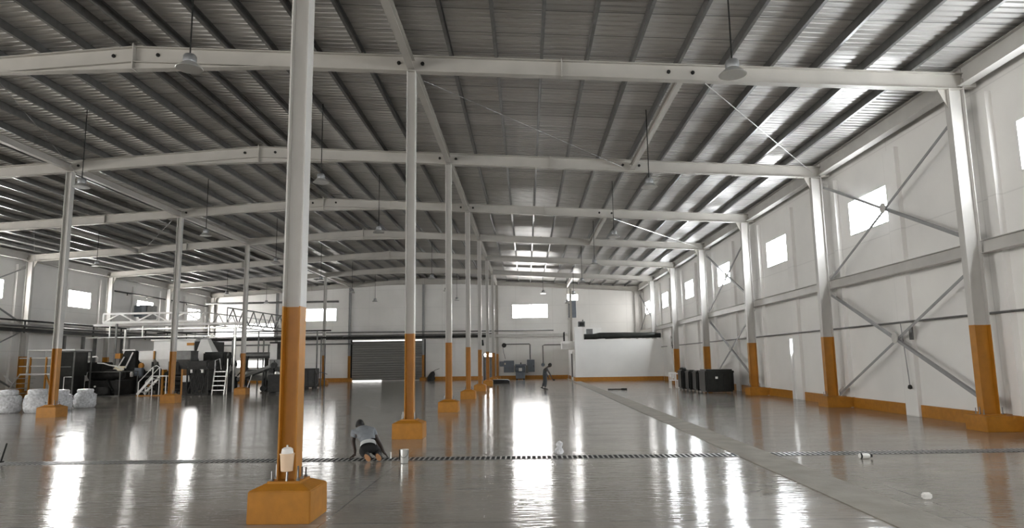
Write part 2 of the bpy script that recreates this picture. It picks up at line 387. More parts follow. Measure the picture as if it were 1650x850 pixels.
for k in range(-1, 8):
    fy = 7.42 + BAY * k
    if k == 7: a0, a1 = fy - 3.6, fy - 1.05
    else: a0, a1 = fy - 3.6, fy - 1.04
    window('x', X_WR, a0, a1, 5.37, 6.40, 'pane_b2' if k == 7 else 'pane_r', 'bright high window in the right wall, ' + (('bay ending at the %s wall column' % ord_(k - 1)) if k > 0 else 'bay %s the viewpoint' % ('beside' if k == 0 else 'behind')), -1)
for k in range(-1, 8):
    fy = 7.42 + BAY * k
    window('x', X_WL, fy - 3.9, fy - 1.18, 5.37, 6.36, 'pane_l', 'bright high window in the left wall, ' + (('bay ending at the %s frame' % ord_(k)) if k >= 0 else 'bay behind the viewpoint'), 1)
window('y', Y_REAR, -1.17, 1.92, 5.36, 6.50, 'pane_b', 'wide bright window high in the rear wall right of the central columns', -1)
window('y', Y_REAR, -19.65, -16.87, 5.36, 6.42, 'pane_b2', 'wide bright window high in the rear wall left of the shutter', -1)
window('y', Y_REAR, 3.72, 4.62, 6.83, 7.36, 'pane_b', 'short bright window at the top of the rear wall above the annex', -1)
window('y', Y_REAR, -27.6, -22.4, 3.98, 5.2, 'pane_dim', 'long glowing panel standing in for lit rear wall behind the pipe bridge', -1)  # glow added where the rear wall is only strongly lit
window('y', Y_REAR, -25.6, -22.4, 1.35, 1.95, 'pane_dim', 'low glowing panel standing in for lit rear wall seen between the drums', -1)  # added glow in place of wall reflecting light, no opening here
for xc in (-21.5, -9.05, 3.4):
    window('y', Y_FRONT, xc - 1.8, xc + 1.8, 5.36, 6.5, 'pane_b', 'bright high window in the front wall at x %s' % ('left' if xc < -20 else 'middle' if xc < 0 else 'right'), 1)

# ------------------------------------------------------------------ steel columns
def column(name, x, y, ztop, label, cat, group, depth=.2, width=.2, pw=.65, pd=.6, ph=.32, plinth_x=None, ho=2.22, bolts=True, shaft='steel', on=0.0):
    root = thing(name, (x, y, on), label, cat, group)
    if on:                                        # the part rising above the annex roof
        MB().isec((x, y, on), (x, y, ztop), depth, width, up=(1, 0, 0)).build('column_shaft', shaft, root)
        MB().box(x - depth / 2 - .04, x + depth / 2 + .04, y - width / 2 - .04, y + width / 2 + .04, on, on + .02).build('base_plate', shaft, root)
        return root
    px0, px1 = plinth_x or (x - pw / 2, x + pw / 2)
    pl = MB()
    c = .07
    if plinth_x: pl.box(px0, px1, y - pd / 2, y + pd / 2, 0, ph)
    else:
        pts = lambda dx, dy, z: [(px0 + dx, y - pd / 2 + dy, z), (px1 - dx, y - pd / 2 + dy, z), (px1 - dx, y + pd / 2 - dy, z), (px0 + dx, y + pd / 2 - dy, z)]
        pl.loft([pts(0, 0, 0), pts(.004, .004, ph), pts(.13, .12, ph + .055)])
    pl.build('plinth', 'orange_conc', root, bevel=.008)
    zb = ph + (0 if plinth_x else .055)
    bw, bd = max(depth + .12, .34) / 2, max(width + .12, .34) / 2
    plate = MB().box(x - bw, x + bw, y - bd, y + bd, zb, zb + .022).build('base_plate', 'orange', root)
    zb += .022
    up = (1, 0, 0)
    MB().isec((x, y, zb), (x, y, ho), depth, width, up=up).build('painted_base_section', 'orange', root, label='orange painted lower column section')
    MB().isec((x, y, ho), (x, y, ztop), depth, width, up=up).build('column_shaft', shaft, root, label='grey steel column shaft')
    if bolts:
        for sx in (-1, 1):
            for sy in (-1, 0, 1):
                bx, by = x + sx * (bw - .035), y + sy * (bd - .04)
                b = MB(); h = .10 + .05 * ((sx + 2 * sy) % 3) / 2
                b.lathe([(.010, 0), (.010, h)], (bx, by, zb), 8); b.lathe([(.02, 0), (.02, .022)], (bx, by, zb), 6)
                b.build('anchor_bolt', 'bolt', plate)
    return root
names = ['central row, nearest to the viewpoint', 'central row, behind the kneeling worker', 'central row, third back', 'central row, fourth back', 'central row, fifth back', 'central row, sixth back', 'central row, seventh back']
for k in range(7):
    column('steel_column', X_IN[0], FY[k], zt(X_IN[0]) - .38, 'grey steel column on orange plinth, ' + names[k], 'column', 'central row of steel columns', bolts=k < 5)
for k in range(2, 7):
    column('steel_column', X_IN[1], FY[k], zt(X_IN[1]) - .38, 'grey steel column on orange plinth, left row, ' + ['beside the wrapped bundles', 'in front of the white hoppers', 'before the inclined conveyor', 'behind the big central column, fourth in row', 'last before the rear wall'][k - 2], 'column', 'left row of steel columns', bolts=k < 5)
XC = 9.78
XCL = 2 * RIDGE - XC
for k in range(1, 8):
    column('wall_side_column', XC, FY[k], zt(XC) - .36, ('grey steel column with orange foot by the right wall, %s from the viewpoint' % ord_(k - 1)) if k < 6 else 'grey steel column by the right wall rising above the white annex, %s' % ('at its front edge' if k == 6 else 'in the far corner'), 'column', 'steel columns along the right wall', .34, .2, plinth_x=(9.48, X_WR - .001), pd=.715, bolts=k < 5, on=3.102 if k > 5 else 0)
for k in range(3, 8):
    column('wall_side_column', XCL, FY[k], zt(XCL) - .36, 'grey steel column with orange foot by the left wall, %s from the viewpoint' % ord_(k - 3), 'column', 'steel columns along the left wall', .34, .2, plinth_x=(X_WL + .001, 2 * RIDGE - 9.48), pd=.715 if k < 7 else .5, bolts=False)
for i, x in enumerate((-22.08, X_IN[1], RIDGE, X_IN[0], 3.97)):
    yy = FY[7] + .08
    column('gable_column', x, yy, zt(x) - .38, ('slim grey column with orange foot against the rear wall, ' if i < 4 else 'slim grey steel column against the rear wall, rising ') + ['behind the pipe bridge', 'left of the roller shutter', 'right of the roller shutter', 'right of the rear door', 'behind the white annex'][i], 'column', 'steel columns against the rear wall', .2, .18, pw=.55, pd=.4, bolts=False, ph=.25, shaft='steel_dull' if i < 3 else 'beam', on=3.102 if i == 4 else 0)  # darker shaft colours paint in the shade of the backlit rear columns

# ------------------------------------------------------------------ rafters
def rafter(k):
    y = FY[k]
    root = thing('roof_rafter', (RIDGE, y, Z_RIDGE), ('grey steel roof rafter spanning the hall, %s from the viewpoint' % ord_(k - 1)) if k else 'grey steel roof rafter directly over the nearest column', 'rafter', 'roof rafters')
    d = .38
    for side, nm in ((1, 'right_half'), (-1, 'left_half')):
        xe = RIDGE + side * (9.78 + .17 - RIDGE)
        a = (RIDGE, y, Z_RIDGE - d / 2); b = (xe, y, zt(xe) - d / 2)
        MB().isec(a, b, d, .2, .018, .014).build('rafter_' + nm.split('_')[1] + '_beam', 'beam', root)
        MB().add([(RIDGE, y - .02, Z_RIDGE - d), (RIDGE + side * 3.2, y - .02, zt(RIDGE + 3.2) - d), (RIDGE, y - .02, Z_RIDGE - d - .17),
                  (RIDGE, y + .02, Z_RIDGE - d), (RIDGE + side * 3.2, y + .02, zt(RIDGE + 3.2) - d), (RIDGE, y + .02, Z_RIDGE - d - .17)],
                 [(0, 1, 2), (3, 5, 4), (0, 3, 4, 1), (1, 4, 5, 2), (2, 5, 3, 0)]).build('ridge_haunch', 'beam', root)
        MB().sweep([(-.1, -.008), (.1, -.008), (.1, .008), (-.1, .008)], (RIDGE + side * 3.2, y, zt(RIDGE + 3.2) - d), (RIDGE, y, Z_RIDGE - d - .17)).build('haunch_flange', 'beam', root)
        xs = RIDGE + side * 9.97
        MB().box(xs - .012, xs + .012, y - .105, y + .105, zt(xs) - d - .02, zt(xs) + .03).build('splice_plate', 'beam', root)
        # stub beyond the column and knee bracket
        xk = RIDGE + side * (9.78 - RIDGE)
        MB().box(min(xe, xe + side * .3), max(xe, xe + side * .3), y - .07, y + .07, zt(xe) - .33, zt(xe) - .12).build('end_stub', 'beam', root)
        xb = xk - side * .17
        z0 = zt(xb) - d
        MB().add([(xb, y - .008, z0), (xb - side * .2, y - .008, z0 + .01), (xb, y - .008, z0 - .42), (xb, y + .008, z0), (xb - side * .2, y + .008, z0 + .01), (xb, y + .008, z0 - .42)],
                 [(0, 1, 2), (3, 5, 4), (0, 3, 4, 1), (1, 4, 5, 2), (2, 5, 3, 0)]).build('knee_gusset', 'beam', root)
    MB().box(RIDGE - .014, RIDGE + .014, y - .12, y + .12, Z_RIDGE - d - .19, Z_RIDGE + .06).build('ridge_plate', 'beam', root)
    if k and k < 4:
        for bx in [RIDGE - .5, RIDGE + .55] + [x + s for x in (X_IN[0], X_IN[1], 3.67) for s in (-.3, .25)]:
            z = zt(bx) - .17
            MB().lathe([(.045, 0), (.045, -.03), (.02, -.03), (.02, -.06)], (bx, y - .007, z), 8, 'y').build('web_bolt', 'dark_metal', root)
        for x in [RIDGE + .25 + 1.12 * .77] : pass
for k in range(8): rafter(k)

# ------------------------------------------------------------------ purlins: one continuous line each
OFF = [.25] + [1.12 + 1.045 * i for i in range(17)]
OFF = [o for o in OFF if o < 18.7]
zprof = [(-.035, 0), (.035, 0), (.035, .02), (.028, .02), (.028, .007), (-.028 + .035, .007), (-.028 + .035, .193), (.07, .193), (.07, .2), (.0, .2), (.0, .007), (-.035, .007)]
for side, nm in ((1, 'right'), (-1, 'left')):
    for i, o in enumerate(OFF):
        x = RIDGE + side * o
        z = zt(x)
        # C section opening towards the eave
        pr = [(0, 0), (.07, 0), (.07, .022), (.064, .022), (.064, .006), (.006, .006), (.006, .196), (.064, .196), (.064, .18), (.07, .18), (.07, .202), (0, .202)]
        pr = [(a * side, b) for a, b in pr]
        if side < 0: pr = pr[::-1]
        ob = MB().sweep(pr, (x, Y_FRONT + .05, z), (x, Y_REAR - .02, z)).build('roof_purlin', 'galv')
        tag(ob, 'galvanized roof purlin, %s from the ridge on the %s slope' % (ord_(i), nm), 'purlin', 'roof purlins')

# ------------------------------------------------------------------ longitudinal struts, eave beams, wall rails
for x, nm, ks in ((X_IN[0], 'central', range(0, 7)), (X_IN[1], 'left', range(1, 7))):
    for k in ks:
        z = zt(x) - .22
        o = MB().isec((x, FY[k] + .03, z), (x, FY[k + 1] - .03, z), .24, .16, .012, .01).build('row_strut', 'beam')
        tag(o, 'grey steel strut joining column heads of the %s row, bay %s' % (nm, 'beside the viewpoint' if k == 0 else 'beyond the %s rafter' % ord_(k - 1)), 'strut', 'struts between column heads')
for k in (1, 3, 6):
    x = 3.67; z = zt(x) - .24
    for xx, nm in ((x, 'right'), (2 * RIDGE - x, 'left')):
        o = MB().isec((xx, FY[k] + .03, z), (xx, FY[k + 1] - .03, z), .2, .14, .012, .01).build('bay_strut', 'beam')
        tag(o, 'short grey strut mid-span over the %s aisle, between %s and %s rafters' % (nm, ord_(k - 1), ord_(k)), 'strut', 'mid-span struts in the braced bays')
for k in range(0, 7):
    for xx, nm in ((9.98, 'right'), (2 * RIDGE - 9.98, 'left')):
        if nm == 'left' and k < 3: continue
        a, b = FY[k] + .02, FY[k + 1] - .02
        d = 1 if nm == 'right' else -1
        bayname = 'bay beside the viewpoint' if k == 0 else 'between wall columns %s and %s' % (ord_(k - (1 if d > 0 else 3)) if k - (1 if d > 0 else 3) >= 0 else 'hidden', ord_(k - (0 if d > 0 else 2)))
        root = thing('eave_beam', (xx, a, 7.55), 'deep grey eave beam along the %s wall top, %s' % (nm, bayname), 'beam', 'eave beams')
        MB().box(min(xx, xx + d * .012), max(xx, xx + d * .012), a, b, 7.62, 8.03).build('beam_web', 'steel', root)
        MB().box(min(xx - d * .12, xx + d * .13), max(xx - d * .12, xx + d * .13), a, b, 7.60, 7.62).build('bottom_flange', 'steel', root)
        MB().box(min(xx - d * .1, xx + d * .12), max(xx - d * .1, xx + d * .12), a, b, 8.03, 8.045).build('top_flange', 'steel', root)
        z0 = 3.76
        o = MB().isec((xx, a + .09, z0 + .14), (xx, b - .09, z0 + .14), .28, .2, .014, .012).build('wall_rail', 'steel')
        tag(o, 'grey steel rail halfway up the %s wall, %s' % (nm, bayname), 'rail', 'mid-height wall rails')

# ------------------------------------------------------------------ wall X braces
def brace(x, y0, z0, y1, z1, label, w=.075, plate=None):
    root = thing('diagonal_brace', (x, (y0 + y1) / 2, (z0 + z1) / 2), label, 'brace', 'diagonal wall braces')
    up = (1, 0, 0)
    MB().angle((x, y0, z0), (x, y1, z1), w, .01, up).build('angle_bar', 'steel_dull', root)
    for (yy, zz, oy, oz) in ((y0, z0, y1, z1), (y1, z1, y0, z0)):
        d = Vector((0, oy - yy, oz - zz)).normalized()
        p = Vector((x + .01, yy, zz))
        MB().bar(p - d * .05, p + d * .32, .18, .012, up=(1, 0, 0)).build('gusset_plate', 'steel', root)
    if plate: MB().lathe([(.0, -.012), (.15, -.012), (.15, .012), (.0, .012)], plate, 8, 'x').build('crossing_plate', 'steel', root)
for side, ks in ((1, (1, 3, 6)), (-1, (3,))):
    x = 9.97 if side > 0 else 2 * RIDGE - 9.97
    sn = 'right' if side > 0 else 'left'
    for k in ks:
        a, b = FY[k] + .12, FY[k + 1] - .12
        bn = {1: 'nearest braced bay', 3: 'second braced bay', 6: 'farthest braced bay'}[k] if side > 0 else 'bay at the frame edge'
        brace(x, a, 7.15, b, 4.1, 'diagonal brace, upper tier, falling away from the viewpoint, %s wall, %s' % (sn, bn))
        brace(x + .02 * side, a, 4.1, b, 7.2, 'diagonal brace, upper tier, rising away from the viewpoint, %s wall, %s' % (sn, bn), plate=(x - .03 * side, (a + b) / 2, 5.64))
        if side > 0 and k == 6: continue
        brace(x, a, .5, b, 3.6, 'diagonal brace, lower tier, rising away from the viewpoint, %s wall, %s' % (sn, bn))
        brace(x + .02 * side, a, 3.65, b, .45, 'diagonal brace, lower tier, falling away from the viewpoint, %s wall, %s' % (sn, bn), plate=(x - .03 * side, (a + b) / 2, 2.06))
# roof tie rods
for i, (p0, p1, lb) in enumerate([((4.17, FY[1] - .05, 7.80), (9.7, FY[2] - .1, 7.66), 'thin tie rod under the right roof slope between first and second rafters'),
                                  ((3.4, FY[2] - .25, 7.93), (-2.3, FY[1] + .15, 8.1), 'thin tie rod under the roof right of the central columns, nearest bay'),
                                  ((4.0, FY[3] - .05, 7.80), (9.6, FY[4] - .1, 7.66), 'thin tie rod under the right roof slope between third and fourth rafters'),
                                  ((-15.3, FY[2] - .05, 8.15), (-12.6, FY[1] + .3, 8.5), 'thin tie rod slanting up left of the ridge, nearest bay'),
                                  ((-15.9, FY[3] - .1, 8.1), (-21.6, FY[4] - .15, 7.85), 'thin tie rod under the left slope beyond the second left column'),
                                  ((-27.6, FY[4] - .1, 7.5), (-22.5, FY[3] + .3, 7.9), 'thin tie rod under the left slope at the wall corner')]):
    o = MB().tube([p0, p1], .013 if i in (0, 2) else .008, 6).build('tie_rod', 'alu' if i in (0, 2) else 'steel_dull'); tag(o, lb, 'rod', 'roof tie rods')

# ------------------------------------------------------------------ pendant lamps
def lamp(x, y, z, label):
    root = thing('pendant_lamp', (x, y, z), label, 'lamp', 'pendant high-bay lamps')
    zr = zt(x) + .1
    sh = MB(); n = 28
    sh.lathe([(.215, 0), (.222, .008), (.20, .03), (.12, .10), (.085, .125), (.083, .118), (.115, .094), (.19, .03), (.213, .006)], (x, y, z), n)
    shade = sh.build('lamp_shade', 'shade_in', root, smooth=True)
    MB().lathe([(.02, .10), (.105, .115), (.11, .14), (.108, .22), (.09, .25), (.05, .262), (0, .264)], (x, y, z), n).build('lamp_housing', 'lamp_body', root, smooth=True)
    MB().lathe([(0, .03), (.04, .035), (.06, .07), (.045, .115), (0, .118)], (x, y, z), 14).build('bulb', 'white_plastic', shade, smooth=True)
    MB().tube([(x, y, z + .255), (x, y, zr)], .013, 8).build('suspension_rod', 'black', root)
    return root
rows = [(3.4, 10.5, 6.1, 'right aisle', range(0, 7)), (-5.66, 10.9, 6.6, 'bay right of the ridge', range(0, 7)), (-12.44, 10.9, 6.6, 'bay left of the ridge', range(1, 7)), (-21.5, 10.9, 6.6, 'left aisle', range(3, 7))]
for x, y0, z, nm, ks in rows:
    for k in ks:
        zz = z + (.08 if (x > 0 and k) else 0)
        l = 'cone-shaded pendant lamp, %s in the row over the %s' % (ord_(k - ks[0]), nm)
        lamp(x, y0 + 7.5 * k, zz, l)
lamp(1.45, 55.5, 7.0, 'small pendant lamp close under the roof before the rear window')

# ------------------------------------------------------------------ rear wall: shutter, door, services
root = thing('door_1', (-12.2, Y_REAR, 0), 'grey steel roller shutter in the rear wall', 'door'); root['kind'] = 'structure'
sx0, sx1, sh0, sh1 = -15.35, -9.02, .1, 3.35
mb = MB(); z = sh0; prof = []
while z < sh1:
    prof += [(0, z), (-.03, z + .04), (-.045, z + .09), (-.03, z + .15), (0, z + .19)]; z += .2
ys = Y_REAR - .06
mb.add([(sx0, ys + a, zz) for a, zz in prof] + [(sx1, ys + a, zz) for a, zz in prof], [(i, i + 1, len(prof) + i + 1, len(prof) + i) for i in range(len(prof) - 1)])
mb.build('shutter_curtain', 'shutter', root)
MB().box(sx0 - .14, sx0, Y_REAR - .12, Y_REAR, 0, 3.6).build('guide_rail', 'dark_metal', root)
MB().box(sx1, sx1 + .14, Y_REAR - .12, Y_REAR, 0, 3.6).build('guide_rail', 'dark_metal', root)
MB().box(sx0, sx1, Y_REAR - .03, Y_REAR - .012, 3.42, 3.56).build('daylight_gap', 'pane_dim', root, label='bright daylight gap above the shutter')
MB().box(sx0, sx0 + 2.6, Y_REAR - .03, Y_REAR - .012, .012, .1).build('daylight_gap', 'pane_dim', root, label='bright daylight gap under the shutter')
root = thing('door_2', (-3.27, Y_REAR, 0), 'dark door with a bright transom in the rear wall', 'door'); root['kind'] = 'structure'
mb = MB(); mb.box(-3.78, -3.70, Y_REAR - .05, Y_REAR, 0, 2.32); mb.box(-2.84, -2.76, Y_REAR - .05, Y_REAR, 0, 2.32); mb.box(-3.70, -2.84, Y_REAR - .05, Y_REAR, 2.26, 2.32); mb.box(-3.70, -2.84, Y_REAR - .05, Y_REAR, 1.95, 2.0)
mb.build('door_frame', 'dark_metal', root)
MB().box(-3.70, -2.84, Y_REAR - .02, Y_REAR - .008, 2.0, 2.26).build('transom_pane', 'pane_b', root)
MB().box(-3.70, -2.84, Y_REAR - .035, Y_REAR, 0, 1.95).build('door_leaf', 'mid_metal', root)
MB().box(-3.0, -2.9, Y_REAR - .07, Y_REAR - .035, .95, .98).build('door_handle', 'bolt', root)
root = thing('door_3', (X_WR, 26.6, 0), 'narrow white door standing ajar in the right wall, daylight at its top', 'door'); root['kind'] = 'structure'
mb = MB(); mb.box(X_WR - .13, X_WR, 26.78, 26.86, 0, 2.35); mb.box(X_WR - .13, X_WR, 26.48, 26.54, 0, 2.35); mb.box(X_WR - .13, X_WR, 26.54, 26.78, 2.28, 2.35)
mb.build('door_frame', 'white_metal', root)
MB().box(X_WR - .05, X_WR - .02, 26.60, 26.78, 0, 1.75).build('door_leaf', 'white_metal', root)
MB().box(X_WR - .03, X_WR - .01, 26.54, 26.60, 0, 1.75).build('door_gap', 'black', root)
MB().box(X_WR - .03, X_WR - .01, 26.54, 26.78, 1.75, 2.28).build('daylight_pane', 'pane_r', root)
MB().box(X_WR - .08, X_WR - .05, 26.62, 26.64, .95, 1.06).build('door_handle', 'black', root)

def pipe(name, pts, r, m, label, cat='pipe', group=None, clamps=None):
    root = thing(name, pts[0], label, cat, group)
    MB().tube(pts, r, 10).build('pipe_run', m, root, smooth=True)
    for c in clamps or []:
        MB().box(c[0] - .03, c[0] + .03, c[1] - .03, c[1] + .03, c[2] - .12, c[2] + .12).build('pipe_clamp', 'white_metal', root)
    return root
yw = Y_REAR - .3
def rear_rail():
    o = MB().isec((X_WL + .6, yw - .25, 3.78), (-3.4, yw - .25, 3.78), .24, .16).build('gable_rail', 'dark_metal'); tag(o, 'dark steel rail across the rear wall above the shutter', 'rail')
    o = MB().isec((-3.38, yw - .25, 3.78), (3.6, yw - .25, 3.78), .24, .16).build('gable_rail', 'steel'); tag(o, 'light grey steel rail across the rear wall between the door and the annex', 'rail')
    o = MB().tube([(X_WL + .7, yw - .45, 3.98), (-3.0, yw - .45, 3.98)], .05, 8).build('rail_pipe', 'mid_metal', smooth=True); tag(o, 'thin grey pipe lying on the dark rear wall rail', 'pipe')
rear_rail()
pipe('air_pipe', [(-26, yw - .2, 4.32), (-2.2, yw - .2, 4.22), (2.4, yw - .2, 4.2)], .045, 'mid_metal', 'long thin grey pipe along the rear wall above the dark rail')
pipe('conduit', [(-.2 - 1.9, Y_REAR - .06, 3.05), (.28, Y_REAR - .06, 3.05), (.33, Y_REAR - .06, 3.0), (.33, Y_REAR - .06, 1.7)], .045, 'mid_metal', 'grey conduit dropping to the right electrical panel on the rear wall')
pipe('conduit', [(3.5, Y_REAR - .06, 2.95), (1.6, Y_REAR - .06, 2.95), (1.45, Y_REAR - .06, 2.88), (1.45, Y_REAR - .06, 1.3)], .045, 'mid_metal', 'grey conduit dropping to a round box left of the annex')
o = MB().lathe([(0, 0), (.16, 0), (.16, .1), (.1, .13), (0, .13)], (1.43, Y_REAR - .14, 1.22), 14, 'y').build('junction_box', 'blue_grey'); tag(o, 'round grey box at the foot of the conduit near the annex', 'box')
r = thing('cable_reel', (-1.95, Y_REAR - .2, 2.95), 'dark round cable reel high on the rear wall', 'reel')
MB().lathe([(0, -.12), (.2, -.12), (.2, -.09), (.12, -.09), (.12, .05), (.2, .05), (.2, .08), (0, .08)], (-1.95, Y_REAR - .2, 2.95), 16, 'y').build('reel_drum', 'dark_metal', r)
MB().tube([(-2.05, Y_REAR - .2, 2.8), (-1.98, Y_REAR - .22, 2.3), (-1.85, Y_REAR - .22, 1.75)], .02, 8).build('hanging_cable', 'dark_metal', r)
r = thing('electrical_cabinet', (-1.85, Y_REAR - .3, .6), 'blue-grey twin electrical cabinet mounted left on the rear wall', 'cabinet')
MB().box(-2.0, -1.1, Y_REAR - .34, Y_REAR - .005, .6, 1.62).build('cabinet_body', 'blue_grey', r, bevel=.015)
MB().box(-2.35, -2.0, Y_REAR - .30, Y_REAR - .005, 1.12, 1.56).build('side_box', 'blue_grey', r, bevel=.015)
MB().box(-1.97, -1.13, Y_REAR - .36, Y_REAR - .34, 1.10, 1.59).build('cabinet_door', 'blue_grey', r); MB().box(-1.97, -1.13, Y_REAR - .36, Y_REAR - .34, .64, 1.06).build('cabinet_door', 'blue_grey', r)
MB().box(-1.93, -1.83, Y_REAR - .37, Y_REAR - .36, 1.28, 1.42).build('warning_label', 'label', r)
r = thing('switchgear_box', (.37, Y_REAR - .2, .6), 'single blue-grey switchgear box on the rear wall under the right conduit', 'box')
MB().box(.03, .70, Y_REAR - .22, Y_REAR - .005, .62, 1.68).build('panel_body', 'blue_grey', r, bevel=.015)
pd_ = MB().box(.06, .67, Y_REAR - .235, Y_REAR - .22, .65, 1.65).build('panel_door', 'blue_grey', r)
MB().box(.58, .62, Y_REAR - .26, Y_REAR - .235, 1.05, 1.2).build('panel_handle', 'dark_metal', pd_)
r = thing('air_compressor', (-.55, 59.3, 0), 'blue-grey floor compressor with a white label beside the rear wall panels', 'compressor')
MB().box(-.95, -.15, 58.95, 59.65, .08, .62).build('compressor_base', 'blue_grey', r, bevel=.03)
MB().lathe([(0, -.45), (.26, -.42), (.3, -.3), (.3, .3), (.26, .42), (0, .45)], (-.55, 59.3, .88), 18, 'x').build('air_tank', 'blue_grey', r, smooth=True)
MB().box(-1.0, -.05, 59.05, 59.55, 1.16, 1.30).build('motor_deck', 'blue_grey', r, bevel=.02)
MB().box(-.68, -.4, 58.94, 58.95, .72, .98).build('rating_plate', 'white_plastic', r, label='white rating plate')
MB().lathe([(.05, 0), (.05, .12), (.02, .16), (0, .17)], (-.5, 59.3, 1.30), 10).build('air_valve', 'dark_metal', r)
for xx in (-.85, -.25): MB().box(xx - .06, xx + .06, 59.0, 59.6, 0, .08).build('compressor_foot', 'dark_metal', r)
MB().box(-.08, .12, 59.2, 59.4, .55, 1.2).build('filter_stack', 'mid_metal', r)
# floodlight hanging near the rear wall (dark)
o = MB().add([(-4.15, 59.6, 3.45), (-3.75, 59.6, 3.45), (-3.75, 59.9, 3.45), (-4.15, 59.9, 3.45), (-4.0, 59.7, 2.95), (-3.7, 59.7, 2.95), (-3.7, 59.95, 2.95), (-4.0, 59.95, 2.95)], [(0, 1, 2, 3), (7, 6, 5, 4), (0, 4, 5, 1), (1, 5, 6, 2), (2, 6, 7, 3), (3, 7, 4, 0)]).build('wall_speaker', 'black_plastic')
tag(o, 'small black angled box hanging from the rear rail above the door', 'box')
# window blind hanging beside the short rear window
r = thing('wall_cabinet', (4.15, Y_REAR - .1, 5.25), 'tall blue-grey panel hanging on the rear wall below the short window', 'panel')
MB().box(3.78, 4.45, Y_REAR - .10, Y_REAR - .005, 5.28, 6.78).build('panel_sheet', 'blue_grey', r)
mb = MB(); mb.box(3.72, 3.78, Y_REAR - .12, Y_REAR, 5.2, 6.8); mb.box(4.45, 4.51, Y_REAR - .12, Y_REAR, 5.2, 6.8); mb.box(3.72, 4.51, Y_REAR - .12, Y_REAR, 5.2, 5.28); mb.build('panel_frame', 'white_metal', r)
# black covered bundle by the shutter
r = thing('covered_bundle', (-8.3, 59.6, 0), 'lumpy black bag leaning by the rear wall right of the shutter', 'bag')
mb = MB(); rng = random.Random(3); rings = []
for i, (rad, z, dx) in enumerate([(.30, 0, 0), (.34, .15, 0), (.30, .35, .03), (.24, .55, .08), (.16, .72, .14), (.05, .80, .18)]):
    rings.append([(-8.3 + dx + rad * math.cos(a) * (1 + .15 * rng.uniform(-1, 1)), 59.6 + .75 * rad * math.sin(a), z) for a in [2 * PI * j / 12 for j in range(12)]])
mb.loft(rings); mb.build('bag_body', 'black', r, smooth=True)
MB().tube([(-8.15, 59.55, .72), (-7.95, 59.6, .9), (-7.6, 59.8, 1.02)], .02, 6).build('bag_strap', 'black', r)
# stack of sheets on the floor
r = thing('sheet_stack', (-1.8, 50.5, 0), 'low dark stack of sheets lying on the floor before the rear wall', 'stack')
for i in range(4):
    a = .05 * (i % 2)
    MB().box(-2.5 + a, -1.25 - .1 * (i == 3), 49.5 + a, 51.2 - a, .07 * i, .07 * i + .055).build('dark_sheet', 'dark_metal' if i % 2 else 'black', r)

# ------------------------------------------------------------------ white annex (office block)
AX0, AX1, AY0, AY1, AZ = 3.69, X_WR, 52.0, Y_REAR, 3.1
struct(MB().box(AX0, AX1, AY0, AY1, 0, AZ).build('wall_annex', 'wall_office'), 'white painted annex block in the right rear corner')
struct(MB().box(AX0, AX0 + .56, AY0, AY0 + .5, AZ, 4.08).build('trim_90', 'wall_office'), 'white corner pier rising above the annex roof')
struct(MB().box(2.75, AX0, 53.2, 54.6, 2.42, 3.05).build('trim_91', 'wall_office'), 'white canopy slab on the left side of the annex')
mb = MB(); mb.box(AX0 - .05, AX1 - .07, AY0 - .05, AY0, 0, .3); mb.box(AX0 - .05, AX0, AY0, 54.0, 0, .3); mb.box(AX0 - .05, AX0, 56.6, AY1 - .1, 0, .3)
struct(mb.build('baseboard_annex', 'orange_conc'), 'orange painted plinth strip around the annex')
root = thing('door_4', (AX0, 55.3, 0), 'dark doorway in the left side of the annex', 'door'); root['kind'] = 'structure'
MB().box(AX0 - .03, AX0, 54.3, 56.2, .25, 2.1).build('door_leaf', 'dark_metal', root)
mb = MB(); mb.box(AX0 - .06, AX0, 54.15, 54.3, 0, 2.25); mb.box(AX0 - .06, AX0, 56.2, 56.35, 0, 2.25); mb.box(AX0 - .06, AX0, 54.3, 56.2, 2.1, 2.25); mb.build('door_frame', 'white_metal', root)
r = thing('rolled_sheet', (7.3, 52.6, AZ), 'long black roll lying along the front edge of the annex roof', 'roll')
mb = MB(); rng = random.Random(5); pts = []; rad = []
for i in range(15):
    pts.append((4.4 + 5.8 * i / 14, 52.12 + .02 * rng.uniform(-1, 1), AZ + .225 + .012 * rng.uniform(-1, 1) + .05 * i / 14)); rad.append(.205 + .012 * rng.uniform(-1, 1))
mb.tube(pts, rad, 14); mb.build('roll_body', 'black_plastic', r, smooth=True)
mb = MB(); mb.tube([(5.0, 52.14, AZ + .36), (5.6, 52.14, AZ + .40), (7.5, 52.16, AZ + .40), (9.6, 52.18, AZ + .41)], [.06, .13, .12, .05], 10); mb.build('roll_flap', 'black', r, smooth=True)
MB().lathe([(0, 0), (.19, 0), (.19, .04), (0, .04)], (10.2, 52.12, AZ + .27), 14, 'x').build('roll_end', 'white_plastic', r, label='pale end disc of the roll')
for xx in (5.7, 7.9, 8.5): MB().box(xx, xx + .28, 51.96, 52.1, AZ + .002, AZ + .06).build('wedge_block', 'white_metal', r)
r = thing('rooftop_motor', (4.25, 52.25, 4.08), 'small grey motor unit on the annex corner pier', 'motor')
MB().box(3.98, 4.5, 52.05, 52.45, 4.08, 4.5).build('motor_casing', 'mid_metal', r, bevel=.03)
MB().box(4.05, 4.42, 52.0, 52.05, 4.15, 4.42).build('motor_grille', 'dark_metal', r)
MB().lathe([(.05, 0), (.05, .1), (0, .16)], (4.35, 52.25, 4.5), 10).build('motor_cap', 'mid_metal', r)
r = thing('air_unit', (5.2, 54.4, AZ), 'pale air handling box behind the black roll on the annex roof', 'air unit')
